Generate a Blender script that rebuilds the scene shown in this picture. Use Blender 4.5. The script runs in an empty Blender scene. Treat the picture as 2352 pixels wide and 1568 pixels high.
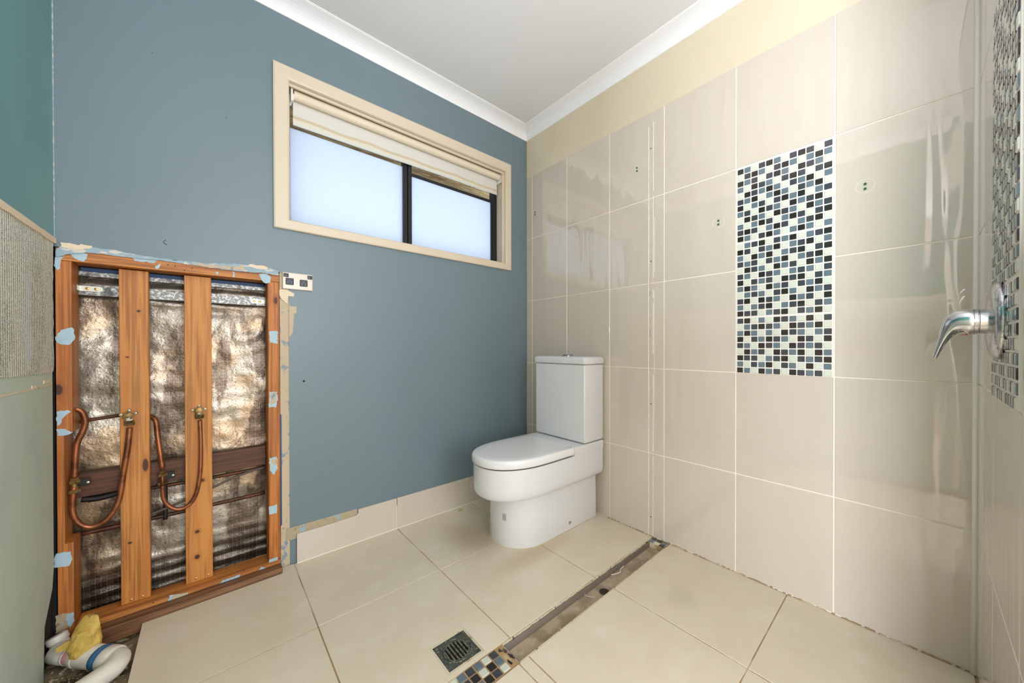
import bpy, bmesh, math, random
from mathutils import Vector, Matrix
random.seed(7)
SC = bpy.context.scene
COL = SC.collection

# ------------------------------------------------------------------ camera
CP = Vector((-1.5246, -1.7527, 0.8928)); YAW, PIT, ROL = 0.7450, -0.0055, -0.0011
F, PX, PY = 812.41, 1232.824, 800.544          # focal length and principal point for a 2352 x 1568 frame
_fw = Vector((math.sin(YAW), math.cos(YAW), 0)); _rt = Vector((math.cos(YAW), -math.sin(YAW), 0)); _up = Vector((0, 0, 1))
FW = _fw * math.cos(PIT) + _up * math.sin(PIT); UP = _up * math.cos(PIT) - _fw * math.sin(PIT)
RT2 = _rt * math.cos(ROL) + UP * math.sin(ROL); UP2 = UP * math.cos(ROL) - _rt * math.sin(ROL)
cam_d = bpy.data.cameras.new('camera'); cam = bpy.data.objects.new('camera', cam_d); COL.objects.link(cam)
cam_d.sensor_width = 36; cam_d.lens = F / 2352 * 36; cam_d.clip_start = 0.01
cam_d.shift_x = (1176 - PX) / 2352; cam_d.shift_y = (PY - 784) / 2352
cam.matrix_world = Matrix(((RT2.x, UP2.x, -FW.x, CP.x), (RT2.y, UP2.y, -FW.y, CP.y), (RT2.z, UP2.z, -FW.z, CP.z), (0, 0, 0, 1)))
SC.camera = cam

def at(u, v, axis, val):
    """point of the plane (axis = val) seen at pixel u, v: used to measure positions on the real walls"""
    d = FW + RT2 * ((u - PX) / F) + UP2 * (-(v - PY) / F)
    return CP + d * ((val - CP[axis]) / d[axis])
def onY(u, v, y): return at(u, v, 1, y)
def onX(u, v, x): return at(u, v, 0, x)
def onZ(u, v, z): return at(u, v, 2, z)

# ------------------------------------------------------------------ world, lights, exposure
W = bpy.data.worlds.new('world'); SC.world = W; W.use_nodes = True
bg = W.node_tree.nodes['Background']; bg.inputs[0].default_value = (0.82, 0.92, 1.0, 1); bg.inputs[1].default_value = 1.3
SC.view_settings.view_transform = 'Standard'; SC.view_settings.look = 'None'
SC.view_settings.gamma = 1; SC.view_settings.exposure = 0.44
SC.cycles.diffuse_bounces = 6; SC.cycles.max_bounces = 12
SC.cycles.sample_clamp_indirect = 6

def area(name, loc, target, sx, sy, power, color):
    l = bpy.data.lights.new(name, 'AREA'); l.shape = 'RECTANGLE'; l.size = sx; l.size_y = sy; l.energy = power; l.color = color
    o = bpy.data.objects.new(name, l); COL.objects.link(o); o.location = loc
    o.rotation_euler = (Vector(target) - Vector(loc)).to_track_quat('-Z', 'Y').to_euler()
    return o
# added fill lamps, placed at invented windows of the unseen adjoining room
area('fill_hall_side', (-4.36, -3.00, 1.30), (0.0, -3.00, 1.30), 1.3, 1.8, 130, (0.89, 0.93, 1.0))
area('fill_hall_end', (-1.05, -4.36, 1.30), (-1.05, 0.0, 1.30), 1.5, 1.8, 48, (0.89, 0.93, 1.0))
area('bounce_fill', (-1.15, -1.98, 1.05), (-1.12, -1.80, 2.29), 0.5, 0.5, 15.5, (0.89, 0.93, 1.0))  # added unseen lamp aimed upward, bounces fill light off the ceiling

# ------------------------------------------------------------------ materials
def s2l(c): return tuple(((x / 255) / 12.92 if x / 255 <= 0.04045 else ((x / 255 + 0.055) / 1.055) ** 2.4) for x in c) + (1,)
class M:
    def __init__(s, name, col=(200, 200, 200), rough=0.5, metal=0.0, spec=None, ior=None, coat=0.0):
        s.m = bpy.data.materials.new(name); s.m.use_nodes = True; s.t = s.m.node_tree; s.p = s.t.nodes['Principled BSDF']
        s.p.inputs['Base Color'].default_value = s2l(col); s.p.inputs['Roughness'].default_value = rough; s.p.inputs['Metallic'].default_value = metal
        if spec is not None: s.p.inputs['Specular IOR Level'].default_value = spec
        if ior: s.p.inputs['IOR'].default_value = ior
        if coat: s.p.inputs['Coat Weight'].default_value = coat; s.p.inputs['Coat Roughness'].default_value = 0.05
        s.c = None; s._pos = None; s.base = col
    def n(s, t, **k):
        x = s.t.nodes.new(t)
        for a, b in k.items(): setattr(x, a, b)
        return x
    def link(s, a, b): s.t.links.new(a, b)
    def pos(s):
        if s._pos is None: s._pos = s.n('ShaderNodeNewGeometry').outputs['Position']
        return s._pos
    def scaled(s, sc, off=(0, 0, 0)):
        mp = s.n('ShaderNodeMapping'); mp.inputs['Scale'].default_value = sc; mp.inputs['Location'].default_value = off
        s.link(s.pos(), mp.inputs[0]); return mp.outputs[0]
    def noise(s, sc=(1, 1, 1), scale=10, detail=4, rough=0.55, off=(0, 0, 0), dist=0.0):
        x = s.n('ShaderNodeTexNoise'); x.inputs['Scale'].default_value = scale; x.inputs['Detail'].default_value = detail
        x.inputs['Roughness'].default_value = rough; x.inputs['Distortion'].default_value = dist
        s.link(s.scaled(sc, off), x.inputs['Vector']); return x.outputs['Fac']
    def ramp(s, fac, a, b):
        r = s.n('ShaderNodeMapRange'); r.inputs[1].default_value = a; r.inputs[2].default_value = b; r.interpolation_type = 'SMOOTHSTEP'
        s.link(fac, r.inputs[0]); return r.outputs[0]
    def math(s, op, a, b=None):
        x = s.n('ShaderNodeMath', operation=op)
        for i, q in enumerate((a, b)):
            if q is None: continue
            if isinstance(q, (int, float)): x.inputs[i].default_value = q
            else: s.link(q, x.inputs[i])
        return x.outputs[0]
    def mix(s, fac, col):
        """lay a colour over what is there so far"""
        x = s.n('ShaderNodeMix', data_type='RGBA')
        if isinstance(fac, (int, float)): x.inputs[0].default_value = fac
        else: s.link(fac, x.inputs[0])
        if s.c is None: x.inputs[6].default_value = s2l(s.base)
        else: s.link(s.c, x.inputs[6])
        x.inputs[7].default_value = s2l(col); s.c = x.outputs[2]; s.link(s.c, s.p.inputs['Base Color']); return s
    def mottle(s, col, a=0.4, b=0.7, amt=1.0, **k):
        f = s.ramp(s.noise(**k), a, b)
        if amt != 1: f = s.math('MULTIPLY', f, amt)
        return s.mix(f, col)
    def bump(s, h, strength=0.3, dist=0.002):
        b = s.n('ShaderNodeBump'); b.inputs['Strength'].default_value = strength; b.inputs['Distance'].default_value = dist
        s.link(h, b.inputs['Height']); s.link(b.outputs[0], s.p.inputs['Normal']); return s
    def axis(s, i):
        x = s.n('ShaderNodeSeparateXYZ'); s.link(s.pos(), x.inputs[0]); return x.outputs[i]
    def spot(s, c, r, col, soft=0.25, amt=1.0):
        """an ellipsoidal spot (knot, stain) at a fixed place of the thing itself"""
        a = s.n('ShaderNodeVectorMath', operation='SUBTRACT'); s.link(s.pos(), a.inputs[0]); a.inputs[1].default_value = c
        d = s.n('ShaderNodeVectorMath', operation='DIVIDE'); s.link(a.outputs[0], d.inputs[0]); d.inputs[1].default_value = r
        l = s.n('ShaderNodeVectorMath', operation='LENGTH'); s.link(d.outputs[0], l.inputs[0])
        f = s.ramp(l.outputs['Value'], 1 + soft, 1 - soft)
        if amt != 1: f = s.math('MULTIPLY', f, amt)
        return s.mix(f, col)

MT = {}
def reg(k, m): MT[k] = m.m; return m
m = reg('wall_tile', M('glossy beige wall tile', (204, 193, 179), 0.035, ior=1.8))
m.mottle((199, 185, 172), 0.35, 0.75, 0.4, sc=(3, 3, 0.7), scale=3, detail=3); m.mottle((212, 200, 186), 0.55, 0.8, 0.3, sc=(10, 10, 1.0), scale=4, detail=2, off=(3, 1, 5))
m.bump(m.noise(sc=(10, 10, 1.2), scale=1.7, detail=1.0, rough=0.4, dist=0.5), 0.4, 0.007)
m = reg('shower_tile', M('glossy pale shower tile', (222, 212, 203), 0.06, ior=1.7)); m.mottle((205, 192, 180), 0.4, 0.7, 0.5, sc=(14, 14, 0.6), scale=5, detail=3)
m.bump(m.noise(sc=(20, 20, 0.6), scale=3, detail=2), 0.08, 0.002)
reg('grout', M('cream wall grout', (238, 229, 214), 0.8)); reg('grout_w', M('white mosaic grout', (228, 222, 213), 0.8))
m = reg('floor_tile', M('matt cream floor tile', (220, 208, 186), 0.38)); m.mottle((208, 193, 168), 0.4, 0.75, 0.6, scale=3.5, detail=6, rough=0.6); m.mottle((228, 219, 203), 0.5, 0.75, 0.5, scale=9, detail=6, off=(4, 4, 0))
m.mottle((150, 120, 84), 0.72, 0.8, 0.35, scale=26, detail=6, rough=0.7)
m.spot((-0.62, -0.33, 0), (0.10, 0.13, 0.1), (160, 136, 98), 0.8, 0.55); m.spot((-0.5, -0.62, 0), (0.16, 0.05, 0.1), (170, 140, 98), 0.9, 0.5)
m.spot((-0.30, -1.18, 0), (0.05, 0.045, 0.1), (190, 178, 158), 0.8, 0.35)
m.bump(m.noise(scale=60, detail=4), 0.08, 0.001)
m = reg('floor_grout', M('brown stained floor grout', (168, 138, 98), 0.9)); m.mottle((206, 188, 158), 0.5, 0.6, 1, scale=9, detail=2)
m = reg('concrete', M('dusty concrete screed', (140, 122, 92), 0.95)); m.mottle((72, 58, 40), 0.46, 0.6, 1, scale=18, detail=7, rough=0.7); m.mottle((178, 163, 132), 0.55, 0.7, 0.8, scale=30, detail=5, off=(2, 0, 0))
m.bump(m.noise(scale=45, detail=6, rough=0.7), 0.8, 0.006)
MOS = {'K': ('near black glass', (38, 30, 27)), 'D': ('charcoal glass', (60, 62, 68)), 'S': ('slate blue glass', (98, 114, 123)), 'P': ('pale green white glass', (208, 212, 196))}
for k, (nm, c) in MOS.items():
    m = reg('mos' + k, M(nm, c, 0.12, ior=1.55, coat=0.6))
m = reg('blue', M('blue grey wall paint', (111, 128, 136), 0.42)); m.mottle((106, 124, 131), 0.4, 0.7, 0.5, scale=2.2, detail=3); m.mottle((119, 136, 143), 0.6, 0.85, 0.3, scale=5, detail=4, off=(5, 0, 2)); m.bump(m.noise(scale=160, detail=2), 0.06, 0.001)
m = reg('green', M('green gloss paint', (92, 146, 138), 0.16, ior=1.6)); m.mottle((76, 130, 128), 0.4, 0.7, 0.6, scale=2.5, detail=3); m.bump(m.noise(scale=12, detail=2), 0.08, 0.002)
m = reg('upper_wall', M('beige upper wall paint', (216, 203, 178), 0.6)); m.mottle((210, 196, 170), 0.4, 0.7, 0.5, scale=3)
m = reg('adhesive', M('combed tile adhesive', (210, 211, 197), 0.85))
wv = m.n('ShaderNodeTexWave', wave_type='BANDS', bands_direction='Y'); wv.inputs['Scale'].default_value = 26; wv.inputs['Distortion'].default_value = 1.2; wv.inputs['Detail'].default_value = 2; wv.inputs['Detail Scale'].default_value = 0.6
m.link(m.pos(), wv.inputs['Vector']); speck = m.ramp(m.noise(scale=260, detail=2), 0.44, 0.54); patch = m.ramp(m.noise(sc=(1, 1.6, 0.6), scale=6, detail=4, off=(0, 3, 1)), 0.5, 0.6)
line = m.math('MULTIPLY', m.ramp(wv.outputs['Fac'], 0.55, 0.8), 0.9)
m.mix(m.math('MULTIPLY', m.math('MULTIPLY', speck, patch), 0.4), (126, 128, 114)); m.mix(m.math('MULTIPLY', m.math('MULTIPLY', speck, line), 0.85), (92, 94, 82)); m.mottle((192, 208, 214), 0.56, 0.7, 0.7, sc=(1, 1.6, 0.7), scale=7, off=(1, 1, 1))
m.bump(wv.outputs['Fac'], 0.35, 0.003)
m = reg('board', M('pale green fibre board', (190, 204, 190), 0.7)); m.mottle((178, 194, 182), 0.4, 0.7, 0.7, scale=5, detail=5); m.mottle((96, 120, 128), 0.74, 0.8, 0.5, scale=14, detail=6, off=(0, 2, 7)); m.mottle((190, 205, 190), 0.6, 0.8, 0.5, sc=(1, 1, .3), scale=9)
reg('ceiling', M('flat white ceiling paint', (226, 226, 226), 0.8)); reg('cornice', M('white cornice', (238, 238, 240), 0.7))
m = reg('cream', M('cream gloss trim paint', (212, 197, 175), 0.35)); m.mottle((204, 187, 163), 0.5, 0.8, 0.5, scale=6)
reg('alu', M('black aluminium', (24, 25, 30), 0.35))
m = reg('frosted', M('frosted glass', (225, 235, 250), 0.25))
tr = m.n('ShaderNodeBsdfTranslucent'); tr.inputs[0].default_value = s2l((236, 241, 250)); mx = m.n('ShaderNodeMixShader'); mx.inputs[0].default_value = 0.9
m.link(m.p.outputs[0], mx.inputs[1]); m.link(tr.outputs[0], mx.inputs[2]); m.link(mx.outputs[0], m.t.nodes['Material Output'].inputs[0])
m = reg('glass', M('clear glass', (255, 255, 255), 0.0, ior=1.02)); m.p.inputs['Transmission Weight'].default_value = 1.0
m = reg('blind', M('stained white blind fabric', (212, 209, 202), 0.8))
zz = m.math('ADD', m.axis(2), m.math('MULTIPLY', m.noise(sc=(1, 0, 0), scale=5, detail=3), -0.03)); band = m.math('MULTIPLY', m.ramp(zz, 1.848, 1.857), m.ramp(zz, 1.872, 1.860))
m.mix(m.math('MULTIPLY', band, 0.65), (190, 165, 112)); m.mix(m.math('MULTIPLY', m.ramp(zz, 1.860, 1.848), 0.6), (214, 208, 188))
reg('roll', M('cream rolled fabric', (222, 209, 186), 0.7)); reg('white_pl', M('white plastic', (225, 222, 214), 0.35)); reg('clear_pl', M('pale plastic', (205, 208, 205), 0.2))
def pine(key, sc, a, b, knots=()):
    m = reg(key, M(key.replace('_', ' '), a, 0.55)); m.mottle(b, 0.42, 0.62, 0.75, sc=sc, scale=6, detail=3, dist=0.6); m.mottle(tuple(int(x * .74) for x in b), 0.50, 0.62, 0.55, sc=tuple(q * 2.4 if q > 2 else q * .8 for q in sc), scale=6, detail=1, off=(2, 1, 3), dist=0.2)
    m.mottle(tuple(min(255, int(x * 1.1)) for x in a), 0.5, 0.8, 0.4, scale=5)
    for c, r in knots: m.spot(c, tuple(1.9 * q for q in r), b, 0.4, 0.8); m.spot(c, r, (74, 38, 16), 0.25)
    return m
def kn(u, v, y, rx, rz): p = onY(u, v, y); return ((p.x, y, p.z), (rx, .05, rz))
pine('pine_board', (9, 9, 0.55), (202, 136, 66), (180, 110, 46), [kn(318, 714, .04, .005, .004), kn(292, 820, .04, .004, .0025), kn(334, 1068, .04, .007, .022), kn(298, 1247, .04, .0045, .004), kn(464, 1103, .04, .007, .006), kn(453, 1221, .04, .006, .006), kn(453, 1279, .04, .007, .008)])
pine('pine_stud', (9, 9, 0.6), (192, 118, 50), (160, 88, 32), [kn(134, 895, .005, .008, .016), kn(633, 690, .005, .006, .014)])
pine('pine_plate', (0.6, 9, 9), (198, 130, 62), (166, 96, 42)); pine('pine_low', (0.6, 9, 9), (136, 96, 64), (100, 66, 42)); pine('hardwood', (0.7, 8, 12), (98, 58, 34), (66, 36, 20)); pine('fascia', (1.5, 6, 14), (216, 186, 136), (140, 104, 66))
m = reg('foil', M('stained foil sarking', (168, 158, 143), 0.32, 0.6)); m.mottle((176, 144, 106), 0.45, 0.6, 0.7, sc=(1, 1, 1.2), scale=4, detail=3); m.mottle((88, 70, 58), 0.50, 0.57, 0.85, sc=(3.2, 1, 0.9), scale=3.2, detail=5, off=(7, 0, 3), rough=0.6)
zb = m.math('ADD', m.axis(2), m.math('MULTIPLY', m.noise(sc=(1, 0, 0), scale=9, detail=3), 0.10)); m.mix(m.math('MULTIPLY', m.ramp(zb, 0.215, 0.15), 0.85), (52, 42, 34)); m.mix(m.math('MULTIPLY', m.ramp(zb, 1.02, 1.075), 0.6), (86, 76, 68))  # foil darker towards its foot and towards its top edge
for ax, step in ((0, 0.0125), (2, 0.0125)):
    fr = m.math('PINGPONG', m.axis(ax), step / 2); m.mix(m.math('MULTIPLY', m.ramp(fr, 0.0007, 0.0001), 0.38), (188, 172, 146))
dx = m.math('PINGPONG', m.axis(0), 0.0125); dz = m.math('PINGPONG', m.axis(2), 0.0125); dd = m.math('SQRT', m.math('ADD', m.math('MULTIPLY', dx, dx), m.math('MULTIPLY', dz, dz)))
m.mix(m.math('MULTIPLY', m.ramp(dd, 0.0023, 0.0014), 0.85), (60, 46, 34)); m.bump(m.noise(scale=16, detail=5, rough=0.6), 0.5, 0.01)
m = reg('galv', M('spangled galvanised steel', (118, 118, 114), 0.45, 0.5)); m.mottle((190, 188, 182), 0.5, 0.56, 0.8, scale=110, detail=3); m.mottle((60, 58, 58), 0.55, 0.65, 0.8, scale=30, detail=4, off=(2, 2, 2))
reg('zinc', M('zinc plated bracket', (206, 204, 190), 0.35, 0.4)); reg('gold', M('yellow zinc screw', (196, 158, 92), 0.35, 0.7)); reg('foil_blue', M('blue foil backing', (50, 84, 128), 0.5))
m = reg('copper', M('tarnished copper', (158, 98, 64), 0.38, 0.7)); m.mottle((104, 62, 42), 0.42, 0.68, 0.85, scale=24, detail=4)
m = reg('copper_dk', M('dirty copper', (104, 62, 42), 0.5, 0.5)); m.mottle((52, 36, 28), 0.4, 0.65, 0.9, scale=20, detail=4)
m = reg('brass', M('old brass', (150, 122, 74), 0.42, 0.7)); m.mottle((82, 64, 40), 0.45, 0.65, 0.9, scale=70, detail=4)
reg('black', M('black rubber', (26, 24, 22), 0.6)); reg('void', M('cavity shade black', (30, 26, 22), 0.9)); reg('cable', M('grey cable sheath', (92, 84, 76), 0.6))  # void: near-black colour standing in for shade inside the wall cavity
m = reg('pvc', M('dirty white pvc', (214, 208, 196), 0.4)); m.mottle((184, 172, 150), 0.5, 0.75, 0.7, scale=22, detail=5)
reg('pink', M('pink pvc primer', (206, 146, 142), 0.5)); reg('blueglue', M('blue pipe cement', (44, 96, 140), 0.35))
m = reg('tape', M('crumpled yellow tape', (208, 176, 88), 0.5)); m.mottle((188, 146, 62), 0.45, 0.7, 0.8, sc=(1, 1, 2.5), scale=40, detail=5)
m = reg('ceramic', M('white vitreous china', (222, 223, 225), 0.08, ior=1.5)); reg('seat', M('white seat plastic', (232, 232, 233), 0.18)); reg('chrome', M('worn chrome', (196, 198, 202), 0.12, 1.0))
m = reg('chrome_w', M('water spotted chrome', (190, 192, 194), 0.2, 1.0)); m.mottle((120, 122, 124), 0.55, 0.62, 0.6, scale=160, detail=3)
m = reg('grate', M('worn grate metal', (128, 124, 112), 0.5, 0.5)); m.mottle((66, 64, 56), 0.45, 0.6, 0.8, scale=130, detail=4)
m = reg('drain', M('corroded drain metal', (84, 88, 80), 0.5, 0.4)); m.mottle((150, 146, 130), 0.55, 0.64, 0.8, scale=120, detail=5); m.mottle((40, 44, 40), 0.5, 0.7, 0.7, scale=25, detail=4, off=(1, 1, 0))
m = reg('trough', M('silted drain trough', (178, 160, 136), 0.8)); m.mottle((142, 122, 98), 0.42, 0.62, 0.8, scale=14, detail=6); m.mottle((198, 186, 168), 0.55, 0.75, 0.7, scale=30, detail=5, off=(5, 2, 0))
m = reg('trough_side', M('dull steel trough side', (136, 126, 116), 0.5, 0.3)); reg('dirt_shade', M('dark grime and hole shade', (58, 44, 30), 0.95)); m = reg('oldgrout', M('crumbling grout', (214, 200, 174), 0.9)); m.mottle((150, 120, 84), 0.6, 0.7, 0.8, scale=40, detail=4)  # dark colour for real grime, also painted as shade in holes and gaps
reg('silicone', M('white silicone', (236, 230, 222), 0.45)); m = reg('plaster', M('bare beige plaster', (196, 178, 152), 0.9)); m.mottle((126, 146, 160), 0.56, 0.62, 0.9, sc=(1, 1, .6), scale=34, detail=6, off=(0, 0, 2)); m.mottle((150, 128, 98), 0.6, 0.8, 0.6, scale=12)
m = reg('rough_plaster', M('rough blue grey plaster', (176, 160, 132), 0.95)); m.mottle((150, 178, 190), 0.55, 0.62, 0.9, scale=22, detail=5); m.mottle((120, 98, 70), 0.6, 0.7, 0.7, scale=60, detail=4)
m = reg('paint_flake', M('pale blue paint remnant', (172, 198, 210), 0.6)); m.mottle((158, 184, 196), 0.4, 0.7, 0.6, scale=30); m = reg('filler', M('cream filler remnant', (226, 208, 180), 0.7)); m = reg('edge_paint', M('scraped grey blue paint edge', (150, 172, 184), 0.7)); m.mottle((212, 204, 188), 0.52, 0.58, 0.9, sc=(.5, 1, 1), scale=60, detail=5)
reg('sticker', M('paper certification sticker', (188, 180, 172), 0.7)); reg('sticker_ink', M('brown sticker print', (120, 104, 96), 0.7)); reg('plug', M('green wall plug', (70, 118, 78), 0.5)); reg('red', M('red indicator', (168, 60, 52), 0.4))
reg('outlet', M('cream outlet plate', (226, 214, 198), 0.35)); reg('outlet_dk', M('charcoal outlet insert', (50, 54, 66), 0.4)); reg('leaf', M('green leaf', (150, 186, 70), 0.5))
reg('hall', M('hall wall paint', (228, 224, 216), 0.8)); reg('hallfloor', M('hall timber floor', (176, 150, 120), 0.5)); reg('frame_grey', M('pale frame', (220, 220, 218), 0.4))
m = reg('flake_w', M('pale debris', (196, 184, 160), 0.8)); m.mottle((120, 104, 78), 0.45, 0.6, 0.8, scale=50, detail=3)

# ------------------------------------------------------------------ object helpers
def obj(name, me, mat, parent=None, loc=(0, 0, 0), **props):
    o = bpy.data.objects.new(name, me); COL.objects.link(o)
    if mat is not None and not me.materials: me.materials.append(MT[mat])
    if parent is not None: o.parent = parent; o.location = Vector(loc) - WL(parent)
    else: o.location = loc
    for k, v in props.items(): o[k] = v
    return o
def WL(o):
    v = Vector(o.location)
    while o.parent: o = o.parent; v += Vector(o.location)
    return v
def fin(name, bm, mat, parent=None, smooth=False, base=False, **props):
    """link a bmesh drawn in world coordinates as one object whose origin is its own centre (or base)"""
    bmesh.ops.recalc_face_normals(bm, faces=bm.faces[:])
    lo = Vector([min(v.co[i] for v in bm.verts) for i in range(3)]); hi = Vector([max(v.co[i] for v in bm.verts) for i in range(3)])
    c = (lo + hi) / 2
    if base: c.z = lo.z
    for v in bm.verts: v.co -= c
    me = bpy.data.meshes.new(name); bm.to_mesh(me); bm.free()
    if smooth:
        for p in me.polygons: p.use_smooth = True
        if smooth is not True: me.set_sharp_from_angle(angle=math.radians(smooth))
    return obj(name, me, mat, parent, c, **props)
def thing(name, label, cat, loc, group=None):
    o = bpy.data.objects.new(name, None); COL.objects.link(o); o.location = loc; o.empty_display_size = 0.05
    o['label'] = label; o['category'] = cat
    if group: o['group'] = group
    return o
def box(bm, x0, x1, y0, y1, z0, z1, bev=0.0, seg=2):
    vs = [bm.verts.new((x, y, z)) for x in (x0, x1) for y in (y0, y1) for z in (z0, z1)]
    fs = [bm.faces.new([vs[i] for i in q]) for q in ((0, 1, 3, 2), (4, 6, 7, 5), (0, 4, 5, 1), (2, 3, 7, 6), (0, 2, 6, 4), (1, 5, 7, 3))]
    if bev:
        bmesh.ops.recalc_face_normals(bm, faces=fs)
        es = list({e for f in fs for e in f.edges}); bmesh.ops.bevel(bm, geom=es, offset=bev, segments=seg, profile=0.6, affect='EDGES')
    return bm
def bx(name, mat, parent, x0, x1, y0, y1, z0, z1, bev=0.0, seg=2, smooth=False, **props):
    return fin(name, box(bmesh.new(), x0, x1, y0, y1, z0, z1, bev, seg), mat, parent, smooth=smooth, **props)
def prism(bm, pts, d):
    """polygon of 3D points extruded by vector d"""
    d = Vector(d); a = [bm.verts.new(p) for p in pts]; b = [bm.verts.new(Vector(p) + d) for p in pts]; n = len(pts)
    bm.faces.new(a); bm.faces.new(b[::-1])
    for i in range(n): bm.faces.new((a[i], b[i], b[(i + 1) % n], a[(i + 1) % n]))
    return bm
def smoothpath(P, k=6):
    P = [Vector(p) for p in P]; out = []
    for i in range(len(P) - 1):
        a = P[max(i - 1, 0)]; b = P[i]; c = P[i + 1]; d = P[min(i + 2, len(P) - 1)]
        for j in range(k):
            t = j / k; out.append(0.5 * ((2 * b) + (c - a) * t + (2 * a - 5 * b + 4 * c - d) * t * t + (3 * b - a - 3 * c + d) * t ** 3))
    return out + [P[-1]]
def tube(bm, P, r, seg=12, cap=True):
    P = [Vector(p) for p in P]; rs = r if isinstance(r, (list, tuple)) else [r] * len(P); rings = []; prev = None
    for i, p in enumerate(P):
        t = (P[min(i + 1, len(P) - 1)] - P[max(i - 1, 0)]).normalized()
        if prev is None: prev = t.orthogonal().normalized()
        nrm = (prev - t * prev.dot(t)).normalized(); prev = nrm; b = t.cross(nrm)
        rings.append([bm.verts.new(p + (nrm * math.cos(2 * math.pi * k / seg) + b * math.sin(2 * math.pi * k / seg)) * rs[i]) for k in range(seg)])
    for a, b in zip(rings, rings[1:]):
        for k in range(seg): bm.faces.new((a[k], a[(k + 1) % seg], b[(k + 1) % seg], b[k]))
    if cap: bm.faces.new(rings[0][::-1]); bm.faces.new(rings[-1])
    return bm
def loft(bm, rings, cap=True):
    R = [[bm.verts.new(p) for p in r] for r in rings]; n = len(R[0])
    for a, b in zip(R, R[1:]):
        for k in range(n): bm.faces.new((a[k], a[(k + 1) % n], b[(k + 1) % n], b[k]))
    if cap: bm.faces.new(R[0][::-1]); bm.faces.new(R[-1])
    return bm
def lathe(bm, prof, c, axis, seg=32):
    """profile of (distance along axis, radius) turned about an axis through c"""
    ax = Vector(axis).normalized(); n = ax.orthogonal().normalized(); b = ax.cross(n); c = Vector(c)
    return loft(bm, [[c + ax * d + (n * math.cos(2 * math.pi * k / seg) + b * math.sin(2 * math.pi * k / seg)) * max(r, 1e-5) for k in range(seg)] for d, r in prof])
def struct(o): o['kind'] = 'structure'; return o
def dup(o, loc, parent, **props):
    c = o.copy(); COL.objects.link(c); c.parent = parent; c.location = Vector(loc) - WL(parent)
    for k, v in props.items(): c[k] = v
    return c
def dots(name, mat, parent, spots, axis, r, th=0.002):
    for p in spots: fin(name, lathe(bmesh.new(), [(0, r), (th, r * .9)], p, axis, 10), mat, parent, smooth=30)

# ------------------------------------------------------------------ constants of the room
XL, YF, ZC = -1.866, -1.859, 2.29             # left wall, shower wall, ceiling
ROWS = [0.0, 0.3907, 0.7907, 1.1907, 1.5907, 1.9907]
COLS = [0.0, 0.059, 0.359, 0.659, 0.959, 1.259, 1.559, 1.859]

# ------------------------------------------------------------------ floor
floor = struct(bx('floor', 'concrete', None, -4.5, 0.12, -4.5, 0.16, -0.12, -0.03))
gb = bmesh.new()
for r in ((-1.690, 0, -0.50, -0.004), (-1.690, -1.052, -0.9035, -0.50), (-1.052, -0.937, -0.77, -0.50), (-1.052, -0.937, -0.9035, -0.886), (-0.937, 0, -0.9035, -0.50), (-1.690, -0.885, -1.90, -0.9035), (-0.885, 0, -1.90, -0.9865), (-0.05, 0, -0.9865, -0.9035)):
    x0, x1, y0, y1 = r
    if x0 == -1.690 and y1 > -0.01: box(gb, -1.690, -1.322, y0, -0.050, -0.0295, -0.0022); box(gb, -1.322, 0, y0, y1, -0.0295, -0.0022)
    else: box(gb, x0, x1, y0, y1, -0.0295, -0.0022)
fin('grout_bed', gb, 'floor_grout', floor)
J = 0.0016
def ftile(x0, x1, y0, y1): return bx('floor_tile', 'floor_tile', floor, x0 + J, x1 - J, y0 + J, y1 - J, -0.010, 0.0, 0.0012, 1)
DX0, DX1, DY0, DY1 = -1.052, -0.937, -0.886, -0.770
xs = [(-0.433, -0.001), (-0.853, -0.433), (-1.276, -0.853), (-1.692, -1.276)]
for (a, b) in xs:
    if a < -1.6: fin('floor_tile', prism(bmesh.new(), [(a + J, -0.4525 + J, -.010), (b - J, -0.4525 + J, -.010), (b - J, -0.004, -.010), (-1.322, -0.004, -.010), (-1.322, -0.050, -.010), (a + J, -0.050, -.010)], (0, 0, .010)), 'floor_tile', floor)
    else: ftile(a, b, -0.4525, -0.004)
    if a == -1.276:
        t = bmesh.new(); y0, y1 = -0.902 + J, -0.4525 - J; a2, b2 = a + J, b - J; z0, z1 = -0.010, 0.0
        o4 = [(a2, y0), (b2, y0), (b2, y1), (a2, y1)]; i4 = [(DX0, DY0), (DX1, DY0), (DX1, DY1), (DX0, DY1)]
        V = {(k, i, z): t.verts.new((*(o4 if k else i4)[i], z)) for k in (0, 1) for i in range(4) for z in (z0, z1)}
        for i in range(4):
            j = (i + 1) % 4
            for z in (z0, z1): t.faces.new((V[1, i, z], V[1, j, z], V[0, j, z], V[0, i, z]))
            for k in (0, 1): t.faces.new((V[k, i, z0], V[k, j, z0], V[k, j, z1], V[k, i, z1]))
        fin('floor_tile', t, 'floor_tile', floor)
    else: ftile(a, b, -0.902, -0.4525)
ftile(-0.433, -0.001, -1.43, -0.987); ftile(-0.853, -0.433, -1.43, -0.987); ftile(-0.889, -0.853, -1.43, -0.987)
ftile(-0.433, -0.001, YF + .002, -1.43); ftile(-0.889, -0.433, YF + .002, -1.43)
ftile(-1.276, -0.889, -1.43, -0.987); ftile(-1.692, -1.276, -1.43, -0.987); ftile(-1.276, -0.889, -1.90, -1.43); ftile(-1.692, -1.276, -1.90, -1.43)
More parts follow.
